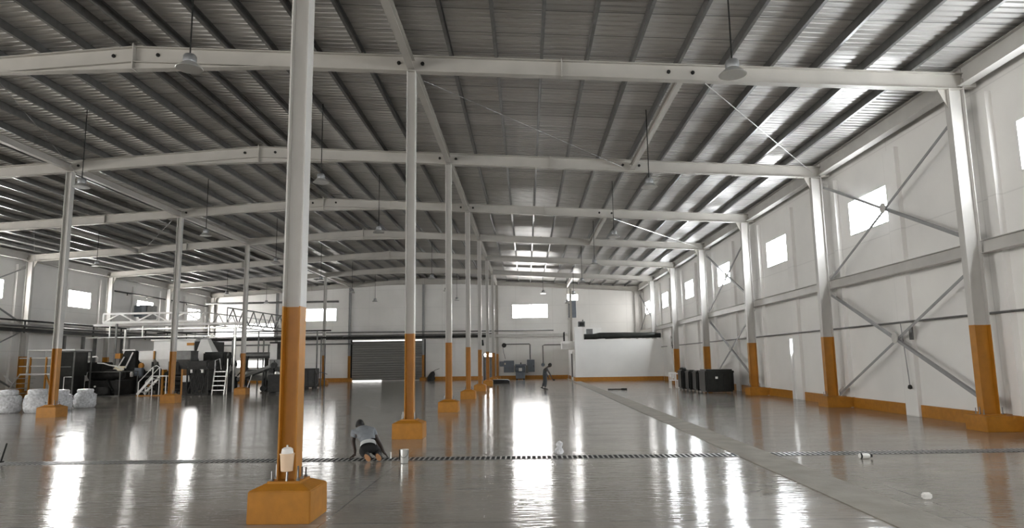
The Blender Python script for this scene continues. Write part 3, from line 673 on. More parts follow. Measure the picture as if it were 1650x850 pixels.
MB().box(4.65, 5.95, 54.0, 54.9, AZ + .003, 4.1).build('unit_casing', 'white_metal', r, bevel=.02); MB().box(4.75, 5.25, 53.98, 54.0, 3.5, 4.0).build('unit_grille', 'mid_metal', r)
r = thing('railing', (3.55, 53.5, 3.05), 'short dark railing on the canopy left of the annex', 'railing')
for yy in (53.25, 53.9, 54.55): MB().box(2.95, 3.0, yy - .03, yy + .03, 3.05, 3.75).build('railing_post', 'dark_metal', r)
MB().box(2.94, 3.01, 53.2, 54.6, 3.7, 3.76).build('top_rail', 'dark_metal', r); MB().box(2.95, 3.0, 53.2, 54.6, 3.35, 3.4).build('mid_rail', 'dark_metal', r)
r = thing('distribution_box', (10.28, 48.9, 2.0), 'pale flat distribution box on the right wall by the annex corner', 'box')
MB().box(10.17, X_WR - .001, 48.3, 49.6, 1.95, 3.2).build('box_body', 'white_metal', r, bevel=.01); MB().box(10.15, 10.17, 48.35, 49.55, 2.0, 3.15).build('box_door', 'white_metal', r)
MB().tube([(10.2, 48.2, 3.1), (10.16, 48.0, 2.7), (10.22, 48.15, 2.3)], .025, 8).build('box_cable', 'dark_metal', r)
# ------------------------------------------------------------------ right wall services
pipe('wall_conduit', [(X_WR - .16, -2, 2.48), (X_WR - .16, 51.9, 2.48)], .028, 'mid_metal', 'thin grey conduit running along the right wall below the rail')
r = thing('pull_switch', (X_WR - .2, 18.75, 2.45), 'hanging cable with a dark end on the pilaster of the nearest braced bay', 'switch')
MB().tube([(X_WR - .2, 18.72, 2.46), (X_WR - .22, 18.6, 1.8), (X_WR - .22, 18.5, .82)], .014, 8).build('switch_cable', 'steel_dull', r)
MB().lathe([(0, 0), (.05, .02), (.055, .06), (.04, .11), (0, .13)], (X_WR - .22, 18.5, .70), 12).build('switch_bulb', 'dark_metal', r, smooth=True)
MB().box(X_WR - .16, X_WR - .12, 18.28, 18.42, 2.0, 2.35).build('switch_box', 'mid_metal', r)

# ------------------------------------------------------------------ floor drain and concrete strip
r = thing('floor_drain', (-2, 11.75, 0), 'long floor drain with a slotted metal grating crossing the hall', 'drain')
DY0, DY1 = 11.50, 11.88
def dy(x): return .028 * max(0, x - 2.0) if x > 2 else 0
mb = MB(); xs = [-24, -9, 2, 6, 10.33]
for a, b in zip(xs[:-1], xs[1:]):
    mb.add([(a, DY0 + dy(a), .002), (b, DY0 + dy(b), .002), (b, DY1 + dy(b), .002), (a, DY1 + dy(a), .002)], [(0, 1, 2, 3)])
mb.build('drain_channel', 'drainshade', r)  # flat dark sheet painted in for the shade inside the channel
mb = MB(); x = -13.9
while x < 10.3:
    s = dy(x); mb.box(x, x + .028, DY0 + s + .02, DY1 + s - .02, .003, .008); x += .085
mb.build('drain_grating', 'drainbar', r)
mb = MB()
for yy in (DY0, DY1):
    for a, b in zip(xs[:-1], xs[1:]):
        mb.add([(a, yy - .012 + dy(a), .0035), (b, yy - .012 + dy(b), .0035), (b, yy + .012 + dy(b), .0035), (a, yy + .012 + dy(a), .0035)], [(0, 1, 2, 3)])
mb.build('drain_frame', 'drainbar', r)
struct(MB().box(3.45, 4.06, -14, 60.0, -.05, .010).build('trim_80', 'strip'), 'rough concrete strip running down the hall floor to the annex')

# ------------------------------------------------------------------ people
def skin_mesh(name, pts, edges, root_i, m, parent, lvl=2, label=None):
    """pts: list of (x,y,z,rx[,ry]) in world coordinates"""
    W = Matrix.Translation(parent.location) @ parent.rotation_euler.to_matrix().to_4x4(); Wi = W.inverted()
    me = bpy.data.meshes.new(name); me.from_pydata([tuple(Wi @ Vector(p[:3])) for p in pts], edges, [])
    o = bpy.data.objects.new(name, me); COL.objects.link(o)
    o.modifiers.new('k', 'SKIN'); o.modifiers['k'].use_smooth_shade = True
    sv = me.skin_vertices[0].data
    for i, p in enumerate(pts):
        sv[i].radius = (p[3], p[4] if len(p) > 4 else p[3]); sv[i].use_root = (i == root_i)
    o.modifiers.new('s', 'SUBSURF').levels = lvl; o.modifiers['s'].render_levels = lvl
    dg = bpy.context.evaluated_depsgraph_get(); dg.update()
    me2 = bpy.data.meshes.new_from_object(o.evaluated_get(dg))
    o.modifiers.clear(); o.data = me2; me2.materials.clear(); me2.materials.append(M[m])
    for p in me2.polygons: p.use_smooth = True
    o.parent = parent
    if label: o['label'] = label
    return o
def hand_chains(pts, edges, wrist, d, side, spread, r=.009, ln=.075):
    """palm + five fingers growing from the wrist vertex: d = pointing direction, side = thumb side"""
    w = Vector(pts[wrist][:3]); d = Vector(d).normalized(); sd = Vector(side).normalized(); dn = Vector((0, 0, -1))
    palm = w + d * .05; pts.append((*palm, .026, .018)); pi = len(pts) - 1; edges.append((wrist, pi))
    for i, l in enumerate((.85, 1.0, .95, .75)):
        o = sd * (.024 - .016 * i)
        a = palm + d * .035 + o; b = a + (d * .75 + dn * .35).normalized() * ln * l * .5; c = b + (d * .45 + dn * .75).normalized() * ln * l * .5
        n = len(pts); pts += [(*a, r), (*b, r * .9), (*c, r * .75)]; edges += [(pi, n), (n, n + 1), (n + 1, n + 2)]
    a = w + d * .03 + sd * .03; b = a + (d * .6 + sd * .6).normalized() * .04; c = b + (d * .8 + dn * .3).normalized() * .03
    n = len(pts); pts += [(*a, r * 1.1), (*b, r), (*c, r * .8)]; edges += [(wrist, n), (n, n + 1), (n + 1, n + 2)]
def head_mesh(c, fwd, up, R, m, parent, name='face'):
    pass

def build_head(mb_pts, c, fwd, up, s=.098):
    """returns MB of a head with brow, nose, mouth, chin and ears around centre c"""
    f = Vector(fwd).normalized(); u = Vector(up); u = (u - f * u.dot(f)).normalized(); r = u.cross(f).normalized()
    c = Vector(c); mb = MB(); nu, nv = 20, 14; rings = []
    for i in range(nv + 1):
        th = PI * i / nv; z = math.cos(th); ring = []
        for j in range(nu):
            a = 2 * PI * j / nu; fx = math.cos(a); rx = math.sin(a); sr = math.sin(th)
            wid = .74 if z > -.2 else .74 - .22 * (-.2 - z)
            dep = .92
            p = Vector((rx * sr * wid, fx * sr * dep, z * 1.08))
            if fx > .2:
                if -.25 < z < .1 and abs(rx) < .3: p.y += .18 * (1 - abs(rx) / .3) * (1 - abs(z + .1) / .2 if abs(z + .1) < .2 else 0)   # nose
                if abs(z - .12) < .12 and .12 < abs(rx) < .55: p.y -= .06                                                             # eye sockets
                if abs(z + .45) < .08: p.y -= .04                                                                                        # mouth
                if z < -.6: p.y += .06                                                                                                     # chin
            ring.append(c + (r * p.x + f * p.y + u * p.z) * s)
        rings.append(ring)
    mb.loft(rings)
    for sg in (-1, 1):
        e = c + r * sg * s * .74 - f * s * .05
        mb.loft([[e + f * math.cos(a) * s * k + u * math.sin(a) * s * k * 1.5 + r * sg * h for a in [2 * PI * q / 8 for q in range(8)]] for k, h in ((.12, 0), (.2, s * .08), (.15, s * .13))])
    return mb
def build_hair(c, fwd, up, s=.098):
    f = Vector(fwd).normalized(); u = Vector(up); u = (u - f * u.dot(f)).normalized(); r = u.cross(f).normalized(); c = Vector(c)
    mb = MB(); nu, nv = 20, 9; rings = []
    for i in range(nv + 1):
        th = PI * .62 * i / nv; ring = []
        for j in range(nu):
            a = 2 * PI * j / nu; fx = math.cos(a); t2 = th * (1 - .34 * max(0, fx))
            p = Vector((math.sin(a) * math.sin(t2) * .80, fx * math.sin(t2) * .98, math.cos(t2) * 1.15))
            ring.append(c + (r * p.x + f * p.y + u * p.z) * s)
        rings.append(ring)
    mb.loft(rings); return mb
def shoe(mb, heel, toe, up, w=.042, h=.06):
    a = Vector(heel); b = Vector(toe); d = (b - a).normalized(); u = Vector(up); u = (u - d * u.dot(d)).normalized(); r = d.cross(u)
    L = (b - a).length; rings = []
    for t_, ww, hh in ((0, .55, .75), (.08, .85, 1.15), (.3, .9, 1.2), (.5, .95, .9), (.75, 1.1, .62), (.92, .9, .5), (1, .45, .3)):
        p = a + d * L * t_
        rings.append([p + r * w * ww * math.cos(q) + u * (h * hh * (.5 + .5 * math.sin(q))) for q in [2 * PI * k / 12 for k in range(12)]])
    mb.loft(rings); return mb

def person_from(name, loc, label, body_pts, body_edges, body_root, shirt, pants, head, extra):
    pass

# --- kneeling worker (back to the viewpoint, bent over the drain)
K = thing('person', (-2.68, 11.62, 0), 'person in a grey t-shirt and black trousers kneeling over the floor drain', 'person')
P = []; Eg = []
def pt(*a): P.append(a); return len(P) - 1
hip = pt(-2.655, 11.60, .225, .10, .09); wst = pt(-2.685, 11.68, .315, .11, .085); chs = pt(-2.76, 11.80, .405, .13, .09); upc = pt(-2.82, 11.89, .445, .125, .08)
nk = pt(-2.87, 11.98, .478, .05); hd = pt(-2.905, 12.04, .512, .06)
Eg += [(hip, wst), (wst, chs), (chs, upc), (upc, nk), (nk, hd)]
sl = pt(-2.975, 11.89, .42, .06); el = pt(-2.985, 11.86, .275, .043); wl = pt(-2.905, 11.74, .085, .03)
Eg += [(upc, sl), (sl, el), (el, wl)]
sr = pt(-2.665, 11.92, .435, .06); er = pt(-2.565, 11.94, .265, .043); wr = pt(-2.49, 11.99, .085, .03)
Eg += [(upc, sr), (sr, er), (er, wr)]
hl = pt(-2.725, 11.62, .20, .085); kl = pt(-2.80, 11.86, .075, .065); al = pt(-2.655, 11.47, .07, .04)
hr = pt(-2.60, 11.63, .20, .085); kr = pt(-2.565, 11.90, .075, .065); ar = pt(-2.475, 11.52, .07, .04)
Eg += [(hip, hl), (hl, kl), (kl, al), (hip, hr), (hr, kr), (kr, ar)]
bp_, be_ = list(P), list(Eg)
hand_chains(bp_, be_, wl, (-.55, -.35, -.35), (.4, -.6, 0), 1, ln=.07)
hand_chains(bp_, be_, wr, (.5, .15, -.55), (-.3, .8, 0), 1, ln=.07)
body = skin_mesh('body', bp_, be_, hip, 'skin', K)
build_head(None, (-2.915, 12.055, .528), (-.1, .75, -.55), (-.15, .55, .75), .088).build('head', 'skin', K, smooth=True)
build_hair((-2.915, 12.05, .532), (-.1, .75, -.55), (-.15, .55, .75), .092).build('hair', 'hair', K, smooth=True)
g = 1.13
sp = [(-2.668, 11.612, .262, .129, .115), (-2.70, 11.70, .335, .132, .105), (-2.76, 11.80, .412, .15, .105), (-2.82, 11.89, .452, .135, .095), (-2.865, 11.965, .472, .062),
      (-2.97, 11.895, .425, .078), (-2.985, 11.87, .315, .066), (-2.67, 11.925, .44, .078), (-2.60, 11.94, .325, .066)]
skin_mesh('shirt', sp, [(0, 1), (1, 2), (2, 3), (3, 4), (3, 5), (5, 6), (3, 7), (7, 8)], 2, 'tshirt', K, label='grey short-sleeved t-shirt')
def band(secs, n=28):
    mb = MB(); rings = []
    for i, (c, rx, ry, tilt) in enumerate(secs):
        c = Vector(c); c2 = Vector(secs[min(i + 1, len(secs) - 1)][0]); c1 = Vector(secs[max(i - 1, 0)][0]); d = (c2 - c1).normalized()
        u = Vector((1, 0, tilt)); u = (u - d * u.dot(d)).normalized(); v = d.cross(u)
        rings.append([c + u * rx * math.cos(2 * PI * j / n) + v * ry * math.sin(2 * PI * j / n) for j in range(n)])
    return mb.loft(rings, cap=False)
band([((-2.658, 11.575, .225), .130, .116, .25), ((-2.664, 11.595, .25), .132, .117, .25), ((-2.672, 11.62, .285), .127, .108, .2)]).build('undershirt_hem', 'hem', K, smooth=True, label='pale undershirt hem')
tp = [(-2.655, 11.60, .225, .118, .10), (-2.725, 11.63, .20, .10), (-2.80, 11.86, .085, .08), (-2.66, 11.50, .085, .052), (-2.60, 11.64, .20, .10), (-2.565, 11.90, .085, .08), (-2.48, 11.55, .085, .052), (-2.68, 11.66, .29, .115, .09)]
skin_mesh('trousers', tp, [(0, 1), (1, 2), (2, 3), (0, 4), (4, 5), (5, 6), (0, 7)], 0, 'trousers', K, label='black trousers')
for hx, hy, tx, ty in ((-2.64, 11.40, -2.60, 11.50), (-2.462, 11.45, -2.44, 11.55)):
    # toes tucked under, soles facing back towards the viewpoint
    mb = MB(); shoe(mb, (hx - .02, hy - .01, .125), (tx + .01, ty - .06, .012), (0, 1, .35), .046, .075); s_ = mb.build('shoe', 'shoe', K, smooth=True)
    mb = MB(); a = Vector((hx - .02, hy - .024, .128)); b = Vector((tx + .01, ty - .075, .012)); d = (b - a)
    rr = []
    nrm = Vector((0, -1, -.35)).normalized(); sd = d.normalized().cross(nrm).normalized()
    for off_ in (0, .012):
        rr.append([a + d * (.5 - .5 * math.cos(q)) + sd * .04 * math.sin(q) * (1.0 + .15 * -math.cos(q)) + nrm * off_ for q in [2 * PI * k / 16 for k in range(16)]])
    mb.loft(rr); mb.build('sole', 'sole', s_, label='tan shoe sole')

# --- walking worker
Wk = thing('person', (1.05, 38.4, 0), 'person in dark overalls with a pale vest walking stooped across the far floor', 'person')
P = []; Eg = []
hip = pt(1.02, 38.40, .74, .115, .10); wst = pt(1.0, 38.41, .88, .11, .09); chs = pt(1.03, 38.42, 1.04, .13, .10); upc = pt(1.08, 38.42, 1.16, .12, .09); nk = pt(1.19, 38.42, 1.235, .045); hd = pt(1.27, 38.42, 1.30, .055)
Eg += [(hip, wst), (wst, chs), (chs, upc), (upc, nk), (nk, hd)]
sa = pt(1.10, 38.26, 1.16, .058); ea = pt(1.25, 38.22, .92, .043); wa = pt(1.36, 38.24, .68, .028)
sb = pt(1.06, 38.58, 1.15, .058); eb = pt(1.08, 38.64, .90, .043); wb = pt(1.20, 38.62, .68, .028)
Eg += [(upc, sa), (sa, ea), (ea, wa), (upc, sb), (sb, eb), (eb, wb)]
h1 = pt(1.02, 38.32, .70, .095); k1 = pt(1.05, 38.31, .42, .07); a1 = pt(1.0, 38.31, .10, .042)
h2 = pt(1.0, 38.48, .70, .095); k2 = pt(.98, 38.49, .42, .07); a2 = pt(.86, 38.50, .13, .042)
Eg += [(hip, h1), (h1, k1), (k1, a1), (hip, h2), (h2, k2), (k2, a2)]
bp_, be_ = list(P), list(Eg)
hand_chains(bp_, be_, wa, (.45, 0, -.9), (0, -.9, .1), 1); hand_chains(bp_, be_, wb, (.4, 0, -.9), (0, .9, .1), 1)
skin_mesh('body', bp_, be_, hip, 'skin', Wk)
build_head(None, (1.30, 38.42, 1.325), (.85, 0, -.5), (.5, 0, .85), .105).build('head', 'skin', Wk, smooth=True)
build_hair((1.295, 38.42, 1.33), (.85, 0, -.5), (.5, 0, .85), .109).build('hair', 'hair', Wk, smooth=True)
skin_mesh('overalls', [(1.02, 38.40, .74, .13, .12), (1.0, 38.41, .88, .128, .105), (1.02, 38.42, 1.03, .145, .115), (1.055, 38.42, 1.15, .135, .11),
                       (1.02, 38.32, .70, .105), (1.05, 38.31, .42, .082), (1.0, 38.31, .14, .07), (1.0, 38.48, .70, .105), (.98, 38.49, .42, .082), (.875, 38.50, .17, .07)],
          [(0, 1), (1, 2), (2, 3), (0, 4), (4, 5), (5, 6), (0, 7), (7, 8), (8, 9)], 0, 'overall', Wk, label='dark grey-blue overalls')
band([((1.085, 38.42, 1.06), .105, .15, 0), ((1.105, 38.42, 1.13), .105, .15, 0), ((1.135, 38.42, 1.19), .085, .115, 0), ((1.17, 38.42, 1.225), .06, .07, 0)]).build('vest', 'vest', Wk, smooth=True, label='pale vest at the shoulders')
skin_mesh('sleeve', [(1.10, 38.26, 1.165, .07), (1.17, 38.235, 1.04, .06)], [(0, 1)], 0, 'overall', Wk); skin_mesh('sleeve', [(1.06, 38.58, 1.155, .07), (1.07, 38.61, 1.02, .06)], [(0, 1)], 0, 'overall', Wk)
mb = MB(); shoe(mb, (.94, 38.31, .005), (1.17, 38.30, .005), (0, 0, 1), .05, .07); mb.build('shoe', 'shoe', Wk, smooth=True)
mb = MB(); shoe(mb, (.76, 38.51, .075), (.965, 38.50, .01), (.3, 0, 1), .05, .07); mb.build('shoe', 'shoe', Wk, smooth=True)
r = thing('hand_tool', (1.47, 38.24, .52), 'small dark tool held by the walking worker', 'tool')
MB().tube([(1.38, 38.23, .62), (1.46, 38.24, .54)], .014, 8).build('tool_handle', 'dark_metal', r); MB().box(1.43, 1.55, 38.18, 38.30, .48, .56).build('tool_head', 'dark_metal', r, bevel=.015)

# ------------------------------------------------------------------ small things on the near floor
def paint_can(x, y, R, H, label):
    r = thing('paint_bucket', (x, y, 0), label, 'bucket')
    MB().lathe([(0, .003), (R * .9, .003), (R * .92, .01), (R, H), (R * 1.04, H), (R * 1.04, H - .012), (R * .97, H - .012), (R * .88, .012), (0, .012)], (x, y, 0), 24).build('bucket_wall', 'alu', r, smooth=True)
    MB().lathe([(0, H - .05), (R * .96, H - .05), (R * .96, H - .045), (0, H - .045)], (x, y, 0), 24).build('bucket_contents', 'mid_metal', r)
    pts = [(x + R * 1.03 * math.cos(a), y - .02, H - .02 - R * .9 * math.sin(a)) for a in [PI * i / 10 for i in range(11)]]
    pts = [(px, y - R * 1.0 * math.sin(PI * i / 10) - .004, H - .02 - .10 * math.sin(PI * i / 10)) for i, (px, _, _) in enumerate(pts)]
    MB().tube(pts, .003, 6).build('bucket_handle', 'dark_metal', r)
    MB().box(x - R * 1.16, x - R * 1.0, y - .02, y + .02, .06, H).build('bucket_side_strip', 'black', r)
paint_can(-1.99, 11.22, .07, .215, 'silver metal bucket on the floor right of the kneeling worker')
o = MB().lathe([(0, 0), (.016, 0), (.016, .10), (.012, .105), (0, .105)], (-2.31, 11.72, .008), 12).build('marker_tube', 'white_plastic'); tag(o, 'small white tube standing at the kneeling worker\'s right hand', 'tube')
# bucket hung against the nearest column
bx, by, bz = -2.515, 7.265, .50
r = thing('plastic_bucket', (bx, by, bz), 'cream plastic bucket with white lid hanging on the nearest column above its bolts', 'bucket')
MB().lathe([(0, 0), (.058, 0), (.06, .004), (.072, .165), (.077, .168), (.077, .178), (0, .178)], (bx, by, bz), 24).build('bucket_body', 'cream_plastic', r, smooth=True)
MB().lathe([(.06, .178), (.062, .185), (.055, .225), (.035, .238), (.012, .24), (.010, .262), (0, .264)], (bx, by, bz), 24).build('bucket_lid', 'white_plastic', r, smooth=True)
MB().tube([(bx + .01, by - .02, .40), (bx + .01, by - .01, bz)], .011, 8).build('support_bolt', 'bolt', r)
# crumpled film, bottle, block
r = thing('crumpled_film', (.54, 12.1, 0), 'crumpled clear plastic bag standing just behind the drain', 'bag')
mb = MB(); rng = random.Random(11); rings = []
for rad, z in ((.05, 0), (.075, .03), (.06, .08), (.035, .11), (.055, .15), (.05, .19), (.015, .215)):
    rings.append([(.54 + rad * rng.uniform(.6, 1.3) * math.cos(a), 12.1 + rad * rng.uniform(.6, 1.3) * math.sin(a), z + .01 * rng.uniform(-1, 1) * (z > 0)) for a in [2 * PI * j / 14 for j in range(14)]])
mb.loft(rings); mb.build('film_bag', 'wrap', r)
r = thing('plastic_bottle', (5.31, 11.15, 0), 'small white bottle with dark cap lying on the floor before the drain', 'bottle')
MB().lathe([(0, -.10), (.036, -.095), (.04, -.08), (.04, .04), (.03, .06), (.018, .07), (0, .07)], (5.31, 11.15, .041), 16, 'x').build('bottle_body', 'white_plastic', r, smooth=True)
MB().lathe([(0, .07), (.024, .07), (.024, .10), (0, .10)], (5.31, 11.15, .041), 14, 'x').build('bottle_cap', 'black', r)
MB().lathe([(.041, -.085), (.0415, -.06), (.041, -.06)], (5.31, 11.15, .041), 16, 'x').build('bottle_band', 'black', r)
o = MB().box(4.42, 4.52, 8.0, 8.07, .001, .065).build('foam_block', 'white_plastic', bevel=.014); tag(o, 'small white block lying alone on the near floor', 'block')
r = thing('steel_rod_stand', (-9.03, 11.85, 0), 'thin dark rod standing in the drain at the left edge', 'rod')
MB().tube([(-9.05, 11.85, 0), (-8.97, 11.85, .32)], .014, 8).build('rod', 'black', r); MB().lathe([(0, .0), (.05, 0), (.05, .02), (0, .02)], (-9.05, 11.85, .003), 12).build('rod_foot', 'black', r)
r = thing('long_tool', (4.75, 36.6, 0), 'long dark pipe lying on the floor before the annex', 'pipe')
MB().tube([(4.32, 37.0, .03), (5.0, 36.75, .03)], .025, 8).build('tool_shaft', 'black', r); MB().tube([(5.0, 36.75, .04), (5.28, 36.65, .04)], .045, 10).build('tool_grip', 'black', r)
for i, (x, y, s, l) in enumerate([(3.0, 10.3, .10, 'nearest of the dark smears left of the concrete strip'), (2.75, 10.9, .13, 'dark smear on the floor close to the drain'), (3.05, 8.9, .10, 'dark smears on the floor nearest the viewpoint by the strip'), (.36, 19.75, .05, 'tiny dark scrap on the floor in front of the walking worker')]):
    pass

# ------------------------------------------------------------------ black tanks, table, bench at the right wall
def tank(x0, x1, y0, y1, h, label, m='black_plastic'):
    r = thing('plastic_tank', ((x0 + x1) / 2, (y0 + y1) / 2, 0), label, 'tank', 'black tanks by the right wall')
    z0 = .07
    MB().box(x0, x1, y0, y1, z0, h).build('tank_body', m, r, bevel=.06)
    MB().box(x0 - .012, x1 + .012, y0 - .012, y1 + .012, h * .86, h * .93).build('tank_rim', m, r, bevel=.01)
    n = max(2, int((x1 - x0) / .3))
    for i in range(n):
        xx = x0 + (x1 - x0) * (i + .5) / n
        MB().box(xx - .03, xx + .03, y0 - .018, y0 + .02, z0 + .1, h * .82).build('tank_rib', m, r, bevel=.008)
    for xx in (x0 + .1, x1 - .1):
        for yy in (y0 + .1, y1 - .1): MB().lathe([(0, -.02), (.035, -.02), (.035, .02), (0, .02)], (xx, yy, .035), 10, 'x').build('caster', 'bolt', r)
    return r
r = tank(8.1, 9.40, 31.5, 32.7, 1.08, 'largest black plastic tank, nearest to the viewpoint, by the right wall')
MB().box(8.55, 8.66, 31.47, 31.482, .66, .76).build('tank_label', 'white_plastic', r)
tank(8.08, 8.44, 33.1, 33.9, 1.02, 'narrow black tank just behind the largest tank')
tank(7.98, 8.36, 34.2, 35.0, 1.03, 'middle narrow black tank of the row')
r = tank(7.86, 8.25, 35.3, 36.1, 1.04, 'rearmost black tank with a round lid beside the white table')
MB().lathe([(0, 0), (.16, 0), (.17, .05), (.12, .1), (0, .11)], (8.05, 35.7, 1.04), 16).build('tank_lid', 'black_plastic', r)
def table(x0, x1, y0, y1, h, label, name, m='white_plastic', rails=False):
    r = thing(name, ((x0 + x1) / 2, (y0 + y1) / 2, 0), label, 'chair' if rails else 'table')
    if rails:
        MB().box(x0, x1, y0, y1, .40, .44).build('seat', m, r, bevel=.01)
        for xx in (x0 + .03, x1 - .03):
            MB().box(xx - .025, xx + .025, y0, y0 + .05, 0, .40).build('leg', m, r); MB().box(xx - .025, xx + .025, y1 - .05, y1, 0, .84).build('leg', m, r)
        for q in range(3):
            xx = x0 + (x1 - x0) * (.28 + .22 * q); MB().box(xx - .025, xx + .025, y1 - .04, y1 - .015, .44, .76).build('back_slat', m, r)
        MB().box(x0, x1, y1 - .05, y1, .76, .86).build('back_rail', m, r, bevel=.01)
    else:
        MB().box(x0, x1, y0, y1, h - .05, h).build('tabletop', m, r, bevel=.01)
        MB().box(x0 + .05, x1 - .05, y0 + .05, y1 - .05, .38, .41).build('shelf', 'mid_metal', r)
        for xx in (x0 + .05, x1 - .05):
            for yy in (y0 + .05, y1 - .05): MB().box(xx - .03, xx + .03, yy - .03, yy + .03, 0, h - .05).build('leg', m, r)
    return r
table(7.8, 8.22, 37.7, 38.15, .8, 'white plastic chair with slatted back beside the black tanks', 'plastic_chair', rails=True)
table(8.35, 9.1, 38.3, 39.2, .78, 'low pale table behind the white chair by the right wall', 'work_table')
o = MB().lathe([(0, 0), (.12, 0), (.15, .06), (.10, .13), (0, .15)], (8.7, 38.6, .78), 12).build('cloth_bundle', 'dark_metal', smooth=True); tag(o, 'dark cloth bundle on the pale table behind the chair', 'bundle')

# ------------------------------------------------------------------ wrapped bundles on the left
def bundle(x, y, R, H, label, seed):
    r = thing('wrapped_bundle', (x, y, 0), label, 'bundle', 'film-wrapped bundles')
    rng = random.Random(seed); n = 36; rings = []
    ph = rng.uniform(0, 6)
    for i in range(19):
        t_ = i / 18; z = H * .76 * t_
        e = (1 - abs(2 * t_ - 1) ** 4)
        ring = []
        for j in range(n):
            a = 2 * PI * j / n
            lump = .5 + .5 * math.cos(5 * a + ph) * math.cos(t_ * 9.4 + 2 * math.sin(a * 2))
            rr = R * (.78 + .17 * e + .07 * lump + .025 * rng.uniform(-1, 1))
            ring.append((x + rr * math.cos(a), y + rr * math.sin(a), max(0.004, z + .012 * rng.uniform(-1, 1))))
        rings.append(ring)
    mb = MB().loft(rings); mb.build('wrapped_body', 'wrap', r, smooth=True)
    MB().lathe([(R * .62, H * .74), (R * .72, H * .78), (R * .74, H * .93), (R * .66, H * .985), (R * .3, H), (0, H)], (x, y, 0), 24).build('wrapped_neck', 'wrap', r, smooth=True)
    for q in range(7):
        a = ph + q * .9; z = H * (.12 + .09 * q % .55)
        MB().lathe([(0, 0), (.045, 0), (.03, .03), (0, .035)], (x + R * .93 * math.cos(a), y + R * .93 * math.sin(a), z), 8).build('film_knot', 'wrap', r)
bundle(-18.72, 24.6, .42, .83, 'leftmost white film-wrapped bundle at the frame edge', 1)
bundle(-17.75, 24.75, .43, .84, 'white film-wrapped bundle directly left of the orange plinth', 2)
bundle(-17.9, 26.2, .40, .76, 'white film-wrapped bundle half hidden behind the orange column', 3)
bundle(-17.72 + .0, 27.4, .40, .74, 'white film-wrapped bundle just right of the orange column', 4)

# ------------------------------------------------------------------ machines at the left
def frame_box(name, x0, x1, y0, y1, z0, z1, w, m, root):
    mb = MB()
    for xx in (x0, x1):
        for yy in (y0, y1): mb.box(xx - w / 2, xx + w / 2, yy - w / 2, yy + w / 2, z0, z1)
    for zz in (z0 + w / 2, z1 - w / 2):
        for yy in (y0, y1): mb.box(x0, x1, yy - w / 2, yy + w / 2, zz - w / 2, zz + w / 2)
        for xx in (x0, x1): mb.box(xx - w / 2, xx + w / 2, y0, y1, zz - w / 2, zz + w / 2)
    return mb.build(name, m, root)
# access platform with orange posts
r = thing('access_platform', (-25.9, 36.2, 0), 'metal access platform with orange posts and white handrails behind the bundles', 'platform')
MB().box(-26.6, -25.0, 35.6, 36.9, 1.22, 1.30).build('deck_plate', 'white_metal', r)
for xx in (-26.1, -25.25):
    for yy in (35.65, 36.85): MB().box(xx - .035, xx + .035, yy - .035, yy + .035, 0, 2.15).build('platform_post', 'orange', r, label='orange platform post')
for z in (1.68, 2.1, 2.5): MB().tube([(-26.7 + .4 * (z > 2.2), 35.65, z), (-25.0, 35.65, z)], .025, 8).build('handrail', 'white_metal', r)
for xx in (-26.25, -25.3): MB().tube([(xx, 35.65, 1.3), (xx, 35.65, 2.5)], .02, 8).build('rail_post', 'alu', r)
MB().bar((-25.2, 35.6, 1.25), (-24.85, 35.55, .55), .06).build('knee_brace', 'orange', r)
for i in range(4): MB().box(-27.2 + .08 * i, -26.7 + .08 * i, 35.7, 36.6, .25 + .26 * i, .28 + .26 * i).build('step_tread', 'alu', r)
MB().bar((-27.4, 35.65, .1), (-26.6, 35.65, 1.28), .05).build('stair_stringer', 'alu', r)
MB().bar((-27.5, 35.7, 1.2), (-26.95, 35.7, .75), .03).build('stair_rail', 'alu', r)
# dark glazed cabinet machine
r = thing('machine_cabinet', (-24.4, 37.0, 0), 'tall dark machine cabinet with white top edge right of the access platform', 'machine')
MB().box(-24.9, -24.0, 36.6, 37.8, 1.15, 2.45).build('glazed_hood', 'black_plastic', r, bevel=.03)
MB().box(-25.0, -23.9, 36.5, 37.9, 2.47, 2.54).build('top_edge', 'white_metal', r, label='white top edge')
MB().box(-24.85, -24.05, 36.7, 37.7, .1, 1.15).build('lower_cabinet', 'dark_metal', r, bevel=.02)
frame_box('frame', -25.0, -23.9, 36.5, 37.9, 0, 2.45, .06, 'mid_metal', r)
MB().box(-24.8, -24.1, 36.56, 36.6, 1.6, 1.65).build('cabinet_shelf', 'mid_metal', r)
MB().tube([(-24.3, 36.4, 0), (-24.3, 36.4, 1.1), (-23.9, 36.4, 1.1)], .02, 8).build('guard_rail', 'alu', r)
r.location.y -= 1.0; r.location.x += .22
# low extruder
r = thing('extruder_machine', (-23.2, 38.0, 0), 'low dark extruder with a bent white pipe on top', 'machine')
MB().box(-24.2, -22.3, 37.4, 38.9, .15, .85).build('machine_bed', 'dark_metal', r, bevel=.03)
MB().lathe([(0, -.9), (.26, -.9), (.3, -.8), (.3, .5), (.22, .6), (.22, 1.0), (0, 1.0)], (-23.4, 38.0, 1.15), 20, 'x').build('extruder_barrel', 'dark_metal', r, smooth=True)
MB().box(-24.4, -23.4, 37.5, 38.6, 1.35, 1.85).build('gear_housing', 'dark_metal', r, bevel=.04)
MB().tube([(-24.6, 37.4, 2.13), (-23.6, 37.4, 2.15), (-23.55, 37.4, 2.1), (-23.55, 37.4, 1.80), (-23.2, 37.4, 1.78), (-22.9, 37.4, 1.68), (-22.5, 37.4, 1.62), (-22.1, 37.45, 1.42)], .035, 8).build('white_pipe', 'white_metal', r, label='bent white pipe')
MB().lathe([(0, 0), (.07, .01), (.07, .04), (0, .05)], (-24.1, 37.45, 1.9), 12, 'y').build('pressure_gauge', 'white_plastic', r)
